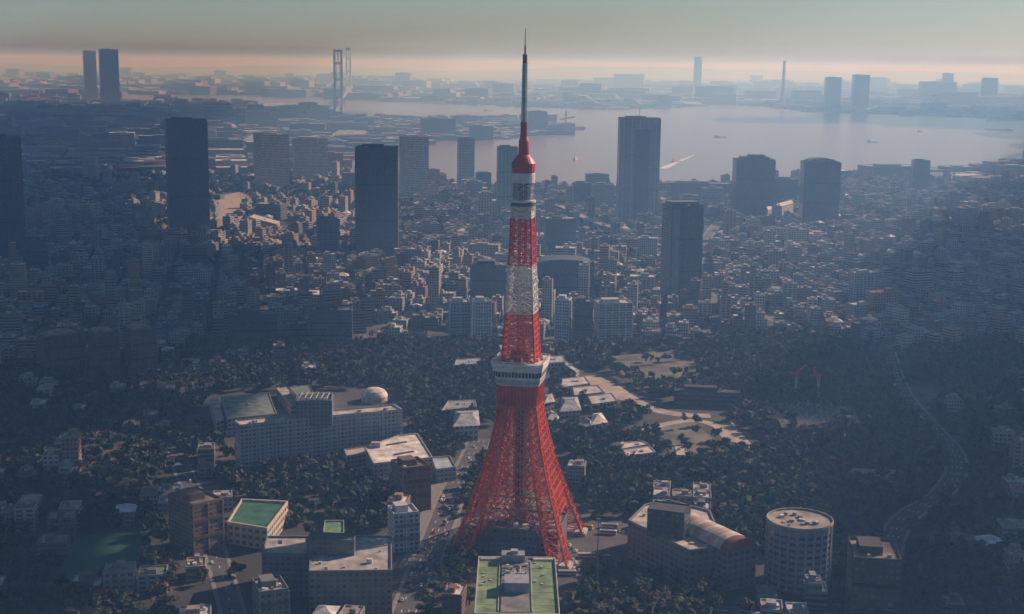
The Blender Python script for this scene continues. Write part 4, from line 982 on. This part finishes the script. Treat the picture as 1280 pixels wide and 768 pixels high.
for l in LOTS:
    x, y, wd, dp, h, ang, bigb, far = l
    wi = rnd.choices(range(8), (13, 12, 15, 11, 8, 12, 14, 13))[0]; ri = rnd.choices(range(8), (26, 18, 14, 7, 7, 22, 4, 4))[0]
    kind = rnd.choices((0, 1, 2), (70, 12, 18))[0]
    if h > 14 and kind == 1: kind = 0
    if bigb and kind == 1: kind = 0
    wc, wn_ = WALLC[wi]; rc, rn = ROOFC[ri]
    if id(l) in near_ids:
        px, py = P((x, y, h)); fl = max(1, round(h/3.4)); size = 'tiny' if wd*h < 90 else 'small' if wd*h < 220 else 'mid-sized' if wd*h < 600 else 'large'
        kn = {0: 'block', 1: 'hipped-roof house', 2: 'stepped block'}[kind]
        nm = {0: 'apartment_block' if not bigb else 'commercial_block', 1: 'house', 2: 'stepped_block'}[kind]
        t = generic(x, y, wd, dp, h, ang, col_j(wc), col_j(rc), True, True, kind, nm)
        lb = None
        for head in (f'{size} {wn_} {kn}', f'{size} {wn_} {kn} with {rn} roof', f'{fl}-storey {wn_} {kn} with {rn} roof'):
            lb = label_for(head, px, py)
            if lb: break
        if not lb: lb = f'{size} {wn_} {kn} with {rn} roof'
        tag(t, lb, {0: 'block', 1: 'house', 2: 'block'}[kind], GROUP_B)
    else:
        generic(x, y, wd, dp, h, ang, col_j(wc), col_j(rc), False, False, kind)
o = STUFF.build('distant_buildings'); o['kind'] = 'stuff'; tag(o, 'dense mass of low city buildings fading toward the bay', 'buildings')

# ------------------------------------------------------------------ elevated road, boats
t, fin = custom('elevated_highway', 'pale elevated highway curving between blocks right of the tower shaft', 'highway', 'elevated highway', tuple(G(715, 276).xy))
ep = smooth([G(*p).xy for p in ((650, 256), (690, 262), (715, 272), (742, 288), (790, 300), (840, 302))], 3); b = MB()
for i in range(len(ep)-1): b.beam((*ep[i], 14), (*ep[i+1], 14), 1.6, (.42, .41, .38), m='roof'); 
def ribbon(b, pts, wd, z, col, m):
    for i in range(len(pts)-1):
        d = (pts[i+1]-pts[i]).normalized(); n_ = Vector((-d.y, d.x))*wd/2
        b.face([(*(pts[i]-n_), z), (*(pts[i+1]-n_), z), (*(pts[i+1]+n_), z), (*(pts[i]+n_), z)], col, m=m)
ribbon(b, ep, 15, 15, (.40, .39, .36), 'roof')
for s_ in (-1, 1):
    q_ = [Vector((p.x, p.y)) for p in ep]
    for i in range(len(q_)-1):
        d = (q_[i+1]-q_[i]).normalized(); n_ = Vector((-d.y, d.x))*7.6*s_; b.beam((*(q_[i]+n_), 15.4), (*(q_[i+1]+n_), 15.4), 1.3, (.5, .49, .46))
fin(b, 'deck')
for i in range(0, len(ep), 4): b = MB(); b.box((ep[i].x, ep[i].y, 0), (2.5, 2.5, 13.2), (.4, .4, .38)); fin(b, 'column')
for px, py, ln, rz, lb in ((846, 203, 46, 40, 'small white boat trailing a bright wake right of the tallest blue-grey tower'), (900, 172, 60, 10, 'hazy cargo boat alone in the middle of the bay'), (1090, 178, 50, -20, 'faint boat in the bay above the round-topped dark tower'), (610, 139, 70, 5, 'faint long boat in the strip of water beyond the island'), (1150, 165, 40, 30, 'tiny boat in the bay toward the right edge'), (720, 200, 40, 70, 'small boat between the mast and the tallest blue-grey tower')):
    g = G(px, py); t = empty('boat', (g.x, g.y, .5), R(rz)); tag(t, lb, 'boat'); b = MB()
    w_ = ln*.18; st = [(-ln/2, -w_/2), (ln*.25, -w_/2), (ln/2, 0), (ln*.25, w_/2), (-ln/2, w_/2)]; b.prism(st, -.3, 4, (.5, .5, .5)); b.build('hull', t)
    b = MB(); b.box((-ln*.25, 0, 4), (ln*.25, w_*.8, 5), (.75, .74, .7)); b.box((-ln*.27, 0, 9), (ln*.12, w_*.5, 3), (.7, .7, .68)); b.build('cabin', t)
g0, g1_ = G(828, 211).xy, G(868, 194).xy; b = MB(); M['foam'] = mottle(new_mat('foam', .8, (.75, .74, .72)), .03, .6, 1.1, coord='World'); n_ = Vector((7, 0))
b.face([(*(g0-n_*2), .56), (*(g0+n_*2), .56), (*(g1_+n_*.3), .56), (*(g1_-n_*.3), .56)], (1, 1, 1), m='foam'); o = b.build('wake'); o['kind'] = 'structure'

# gravestones in the burial ground
b = MB(); gp = OPEN[3]; rg_ = random.Random(3)
g_a, g_b = G(940, 545), G(1062, 500)
x_ = -200
cnt = 0
ys = [G(1000, 500).y, G(1000, 545).y]; yy = ys[1]
while yy < ys[0]:
    xx = G(930, 520).x
    while xx < G(1075, 520).x:
        px, py = P((xx, yy, 0))
        if inpoly(px, py, gp) and rg_.random() < .7 and cnt < 2600: b.box((xx+rg_.uniform(-.4, .4), yy+rg_.uniform(-.4, .4), 0), (1.0, .8, rg_.uniform(1.0, 2.2)), rg_.choice([(.35, .35, .33), (.25, .25, .24), (.48, .46, .42)])); cnt += 1
        xx += 2.6
    yy += 4.0
o = b.build('gravestones'); o['kind'] = 'stuff'; tag(o, 'rows of small grey gravestones in the open plot by the two cranes', 'gravestones')

# ------------------------------------------------------------------ trees
nrg = np.random.default_rng(5)
def crown_geo(nq, rad, hgt, qs, rng):
    """leaf clumps spread through uneven lobes; returns centres, normals, sizes"""
    nl = 9; lc = rng.normal(size=(nl, 3)); lc /= np.linalg.norm(lc, axis=1)[:, None]; lc *= rng.uniform(.25, .62, (nl, 1)); lr = rng.uniform(.30, .52, nl)
    k = rng.integers(0, nl, nq); d = rng.normal(size=(nq, 3)); d /= np.linalg.norm(d, axis=1)[:, None]
    p = lc[k]+d*(lr[k][:, None])*rng.uniform(.55, 1.08, (nq, 1))
    nn = d+rng.normal(size=(nq, 3))*.45; nn[:, 2] += .35; nn /= np.linalg.norm(nn, axis=1)[:, None]
    p[:, 0] *= rad; p[:, 1] *= rad; p[:, 2] *= hgt/2
    return p, nn, qs*rng.uniform(.6, 1.35, nq)
def quads(p, nn, sz, rng):
    a = np.cross(nn, rng.normal(size=nn.shape)); a /= np.linalg.norm(a, axis=1)[:, None]+1e-9; b_ = np.cross(nn, a)
    a = a*sz[:, None]/2; b_ = b_*sz[:, None]/2*.8
    return np.stack([p-a-b_*.6, p+a*.8-b_, p+a+b_*.7, p-a*.7+b_], axis=1).reshape(-1, 3)
def quad_mesh(name, V_, cols):
    nq = len(V_)//4; me = bpy.data.meshes.new(name); me.vertices.add(nq*4); me.vertices.foreach_set('co', V_.astype(np.float32).ravel())
    me.loops.add(nq*4); me.loops.foreach_set('vertex_index', np.arange(nq*4, dtype=np.int32)); me.polygons.add(nq); me.polygons.foreach_set('loop_start', np.arange(0, nq*4, 4, dtype=np.int32))
    me.update(calc_edges=True); at = me.attributes.new('Col', 'FLOAT_COLOR', 'FACE'); c = np.ones((nq, 4), dtype=np.float32); c[:, :3] = cols; at.data.foreach_set('color', c.ravel()); me.materials.append(M['leaf']); return me
TC = [(.036, .052, .024), (.045, .070, .026), (.026, .042, .024), (.075, .048, .030), (.062, .062, .028)]
TN = ['dark green', 'mid green', 'deep green', 'bare brownish', 'olive']
spots = []
def scatter(x0, x1, y0, y1, step):
    n = 0
    for i in range(int((x1-x0)/step)):
        for j in range(int((y1-y0)/step)):
            x = x0+(i+rnd.uniform(.05, .95))*step; y = y0+(j+rnd.uniform(.05, .95))*step; px, py = P((x, y, 0))
            if px < -60 or px > 1340 or py > 840: continue
            dn = in_park(px, py)
            if rnd.random() > (dn if dn else .035): continue
            if in_water(x, y): continue
            if blocked(x, y, -1.5, px, py) and not (rnd.random() < .10 and any(inpoly(px, py, q_) for q_ in OPEN[:2]+OPEN[3:4]) and py < 560): continue
            if any(abs(x-q[0]) < q[2]/2+1 and abs(y-q[1]) < q[3]/2+1 for q in near_cells.get((int(x//60), int(y//60)), ())): continue
            spots.append((x, y, rnd.uniform(3.6, 7.8), rnd.uniform(7, 16), rnd.choices(range(5), (30, 22, 24, 12, 12))[0]))
near_cells = {}
for l in LOTS:
    for a in (-1, 0, 1):
        for c in (-1, 0, 1): near_cells.setdefault((int(l[0]//60)+a, int(l[1]//60)+c), []).append(l)
scatter(-700, 800, 650, 1850, 8.0); scatter(-1400, 1400, 1850, 3800, 14)
spots.sort(key=lambda s_: s_[1]-s_[3]*14)
vis_s = [s_ for s_ in spots if 5 < P((s_[0], s_[1], 5))[0] < 1275 and P((s_[0], s_[1], s_[3]))[1] < 764]
near_t = vis_s[:285]; nset = set(near_t); protos = []
for v in range(6):
    rng = np.random.default_rng(20+v); p, nn, sz = crown_geo(420, 5.2, 9, 1.25, rng); p[:, 2] += 8.2
    cb = rng.uniform(.75, 1.3, (420, 1))
    for ci in range(5):
        protos.append((v, ci, quad_mesh('crown', quads(p, nn, sz, rng), np.array(TC[ci])[None]*cb)))
trunk_b = []
for v in range(6):
    b = MB(); r2 = random.Random(v); b.lathe([(.42, 0), (.30, 2.5), (.24, 5.2), (.10, 9.5)], 7, (1, 1, 1), m='bark')
    for k in range(4):
        a = r2.uniform(0, 6.28); z = r2.uniform(3, 6); b.beam((0, 0, z), (2.6*math.cos(a), 2.6*math.sin(a), z+2.8), .22, (1, 1, 1), m='bark')
    tb_ = b.build('trunk'); trunk_b.append(tb_.data); bpy.data.objects.remove(tb_)
for (x, y, rad, hg, ci) in near_t:
    v = rnd.randrange(6); t = empty('tree', (x, y, 0), rnd.uniform(0, 6.28)); t.scale = (rad/5.2, rad/5.2, hg/12.5)
    c_ = bpy.data.objects.new('crown', [q[2] for q in protos if q[0] == v and q[1] == ci][0]); C.objects.link(c_); c_.parent = t
    k = bpy.data.objects.new('trunk', trunk_b[v]); C.objects.link(k); k.parent = t
    px, py = P((x, y, hg)); hd = ('tall' if hg > 12 else 'low' if hg < 9.5 else 'mid-height'); lb = None
    for head in (f'{hd} {TN[ci]} tree', f'{hd} {"broad" if rad > 5.6 else "narrow"} {TN[ci]} tree'):
        lb = label_for(head, px, py)
        if lb: break
    tag(t, lb or f'{hd} {"broad" if rad > 5.6 else "narrow"} {TN[ci]} tree in the nearer groves', 'tree', 'trees in the parks and streets')
VV, CC = [], []; rng = np.random.default_rng(99)
lib = []
for k in range(10): lib.append(crown_geo(70, 1, 1, 1, rng))
for s_ in spots:
    if s_ in nset: continue
    x, y, rad, hg, ci = s_; farq = y > 1750; p, nn, sz = lib[rng.integers(10)]; nq = 26 if farq else 60
    m_ = 1.5 if farq else 1.0; a = rng.uniform(0, 6.28); ca, sa = math.cos(a), math.sin(a)
    q = p[:nq].copy(); q = np.stack([(q[:, 0]*ca-q[:, 1]*sa)*rad*m_+x, (q[:, 0]*sa+q[:, 1]*ca)*rad*m_+y, q[:, 2]*hg*.75+hg*.62], 1)
    VV.append(quads(q, nn[:nq], sz[:nq]*(2.6 if not farq else 4.6)*rad/5.2, rng)); CC.append(np.array(TC[ci])[None]*rng.uniform(.75, 1.3, (nq, 1)))
me = quad_mesh('woodland', np.concatenate(VV), np.concatenate(CC)); o = bpy.data.objects.new('woodland', me); C.objects.link(o); o['kind'] = 'stuff'; tag(o, 'continuous dark park woodland around the tower and streets', 'woodland')
print('LOTS', len(LOTS), 'TREES', len(spots))

# ------------------------------------------------------------------ cars and coaches
def make_car(col):
    t = empty('parked_car'); b = MB()
    b.box((0, 0, .35), (4.4, 1.75, .62), col, taper=.97, bottom=True); b.box((-.2, 0, .97), (2.5, 1.55, .08), col); b.build('body', t)
    b = MB(); b.box((-.2, 0, .98), (2.5, 1.56, .48), (.04, .05, .06), m='glass', taper=.78); b.build('windows', t)
    b = MB(); b.box((-.2, 0, 1.47), (1.9, 1.2, .06), col); b.build('cabin_roof', t)
    for sx in (-1.35, 1.35):
        for sy in (-.8, .8):
            b = MB()
            for k in range(10):
                a0, a1 = k*math.pi/5, (k+1)*math.pi/5
                b.face([(sx+.33*math.cos(a0), sy-.1, .33+.33*math.sin(a0)), (sx+.33*math.cos(a1), sy-.1, .33+.33*math.sin(a1)), (sx+.33*math.cos(a1), sy+.1, .33+.33*math.sin(a1)), (sx+.33*math.cos(a0), sy+.1, .33+.33*math.sin(a0))], (1, 1, 1), m='tyre')
            for yy in (-.1, .1): b.face([(sx+.33*math.cos(k*math.pi/5), sy+yy, .33+.33*math.sin(k*math.pi/5)) for k in range(10)], (1, 1, 1), m='tyre')
            b.build('wheel', t)
    return t
def make_bus(col, stripe):
    t = empty('coach'); b = MB(); b.box((0, 0, .4), (11.5, 2.5, 1.25), col, bottom=True); b.box((0, 0, 2.55), (11.5, 2.5, .55), col, taper=.96); b.build('body', t)
    b = MB(); b.box((0, 0, 1.65), (11.4, 2.46, .9), (.04, .05, .06), m='glass'); b.build('window_band', t)
    b = MB(); b.box((0, 0, 3.1), (9.5, .9, .25), stripe); b.build('roof_stripe', t)
    for sx in (-3.8, 3.6):
        for sy in (-1.1, 1.1): b = MB(); b.lathe([(.5, -.15), (.5, .15), (0, .151)], 10, (.02, .02, .02), m='tyre'); w_ = b.build('wheel', t); w_.rotation_euler = (math.pi/2, 0, 0); w_.location = (sx, sy, .5)
    return t
CARC = [((.72, .72, .7), 'white'), ((.45, .46, .48), 'silver'), ((.03, .03, .035), 'black'), ((.4, .04, .03), 'red'), ((.06, .1, .25), 'blue'), ((.2, .2, .21), 'grey')]
protoc = [make_car(c) for c, _ in CARC]; first = [True]*6
def put_car(x, y, rz, where):
    i = rnd.choices(range(6), (34, 20, 14, 6, 6, 14))[0]
    if first[i]: t = protoc[i]; first[i] = False; t.location = (x, y, .035); t.rotation_euler = (0, 0, rz)
    else: t = dup(protoc[i], (x, y, .035), rz)
    px, py = P((x, y, 1)); lb = None
    for hd in (f'{CARC[i][1]} car {where}', f'{CARC[i][1]} saloon {where}'):
        lb = label_for(hd, px, py)
        if lb: break
    tag(t, lb or f'{CARC[i][1]} car {where}', 'car', 'cars on the streets and parking lots')
def cars_on(pts, wd, n, t0, t1, where):
    rs = resample([tuple(p) for p in pts], 4); N_ = len(rs)-2
    used_ = []
    for _ in range(n):
        k = int(N_*rnd.uniform(t0, t1)); s_ = rnd.choice((-1, 1)); lane = rnd.choice((.14, .36))
        if any(abs(k-q[0]) < 2 and q[1] == s_ and q[2] == lane for q in used_): continue
        used_.append((k, s_, lane)); d = (rs[k+1]-rs[k]).normalized(); p = rs[k]+Vector((-d.y, d.x))*s_*wd*lane
        put_car(p.x, p.y, math.atan2(d.y, d.x)+(math.pi if s_ > 0 else 0), where)
cars_on(ROAD_MAIN, 17, 46, .12, .98, 'on the main road'); cars_on(ROAD_EAST, 14, 14, .1, .9, 'on the east road'); cars_on(ROAD_LEFT, 11, 8, .4, .9, 'on the left road'); cars_on(ROAD_DIAG, 15, 14, 0, .7, 'on the diagonal avenue')
for (px, py, n_, dx, dy) in ((700, 672, 6, 4, 3.6), (704, 690, 6, 4, 3.6), (768, 664, 5, 6, 1.2), (700, 706, 5, 6, 2)):
    for k in range(n_):
        g = G(px+dx*k, py+dy*k); put_car(g.x, g.y, R(70)+rnd.uniform(-.1, .1), 'in the tower parking lot')
bl = [((.55, .42, .05), (.3, .22, .02), 'yellow coach nearest the right tower foot', 731, 661, -.35), ((.40, .33, .1), (.3, .3, .2), 'dull yellow coach left of the bright yellow coach', 712, 664, -.3), ((.7, .72, .74), (.3, .45, .6), 'white coach with blue roof stripe in the car park', 760, 668, -.15),
      ((.62, .64, .64), (.4, .4, .4), 'white coach behind the blue-striped one', 762, 660, -.12), ((.7, .69, .66), (.6, .6, .6), 'pale coach in the open part of the car park', 733, 697, .05), ((.66, .62, .55), (.5, .5, .45), 'cream coach by the front right tower foot', 709, 719, .02)]
for c_, st, lb, px, py, rz in bl:
    t = make_bus(c_, st); g = G(px, py); t.location = (g.x, g.y, .04); t.rotation_euler = (0, 0, rz); tag(t, lb, 'coach', 'coaches parked by the tower')

# ------------------------------------------------------------------ added unseen blockers that shade the sides, and the haze
cm = new_mat('shade_blocker_white', 1.0, (.8, .8, .8))
M['shade_blocker'] = cm
import bmesh
def shade_blocker(gx, gy, rx, ry, label, alt=1000, seed=0, n=26):
    """an added lumpy blocker, out of view, whose shade falls round (gx, gy) on the ground"""
    r2 = random.Random(seed); off = alt/math.tan(SUN_EL); cx_, cy2 = gx+math.sin(SUN_AZ)*off, gy+math.cos(SUN_AZ)*off
    bm = bmesh.new()
    for k in range(n):
        a = r2.uniform(0, 6.28); q = math.sqrt(r2.random()); s_ = r2.uniform(.16, .34)*(1.15-.5*q)
        m_ = Matrix.Translation((cx_+math.cos(a)*q*rx, cy2+math.sin(a)*q*ry, alt+r2.uniform(0, .25)*min(rx, ry))) @ Matrix.Diagonal((rx*s_*1.5, ry*s_*1.5, min(rx, ry)*s_*.7, 1))
        v_ = bmesh.ops.create_icosphere(bm, subdivisions=3, radius=1, matrix=m_)
    from mathutils import noise
    for v in bm.verts:
        d = noise.noise_vector(v.co*.006)*45+noise.noise_vector(v.co*.02)*16; v.co += d
    me = bpy.data.meshes.new('shade_blocker'); bm.to_mesh(me); bm.free(); me.materials.append(cm)
    for f in me.polygons: f.use_smooth = True
    o = bpy.data.objects.new('shade_blocker', me); C.objects.link(o); tag(o, label, 'shade_blocker', 'added shade blockers above the city')
SHADE_BLOCKERS = [(-620, 1950, 180, 250), (610, 1150, 200, 160), (-1700, 4200, 600, 600), (-350, 900, 120, 120), (520, 1000, 200, 180), (-480, 1250, 220, 200), (-1300, 3100, 500, 500), (900, 1900, 350, 350), (-400, 840, 190, 170), (450, 850, 190, 150), (700, 1350, 330, 260), (-2300, 7800, 1300, 1600), (3600, 8500, 1500, 2000), (-700, 1000, 430, 330), (-640, 1600, 400, 420), (-900, 2400, 480, 560), (-1650, 3600, 550, 650), (680, 1000, 330, 300), (950, 1600, 480, 450), (1250, 2300, 480, 500), (1900, 3300, 600, 600), (-2100, 5200, 900, 1100), (3000, 5000, 900, 1200)]  # unseen lumps, added only to darken the left and right of the view
for k, (a, b_, c_, d_) in enumerate(SHADE_BLOCKERS): shade_blocker(a, b_, c_, d_, 'pale lumpy blocker added above the city, out of view, shading its sides', seed=k)

hb = MB(); X, Y0, Y1, Z0, Z1 = 60000, -3500, 62000, -1.0, 400.0
hb.box((0, (Y0+Y1)/2, Z0), (X*2, Y1-Y0, Z1-Z0), (1, 1, 1), bottom=True)
hm = bpy.data.materials.new('haze_air'); hm.use_nodes = True; hn = hm.node_tree; hn.nodes.remove(hn.nodes['Principled BSDF'])
pv = hn.nodes.new('ShaderNodeVolumePrincipled'); pv.inputs['Color'].default_value = (*HAZE_COL, 1); pv.inputs['Density'].default_value = HAZE_DENS; pv.inputs['Anisotropy'].default_value = HAZE_ANI
pv.inputs['Absorption Color'].default_value = (1, 1, 1, 1)
hn.links.new(pv.outputs[0], hn.nodes['Material Output'].inputs['Volume']); M['haze'] = hm; hb.mi = [0]*len(hb.f); hb.mats = ['haze']
o = hb.build('haze'); o['kind'] = 'stuff'; tag(o, 'thin blue haze lying over the whole city and bay', 'haze')
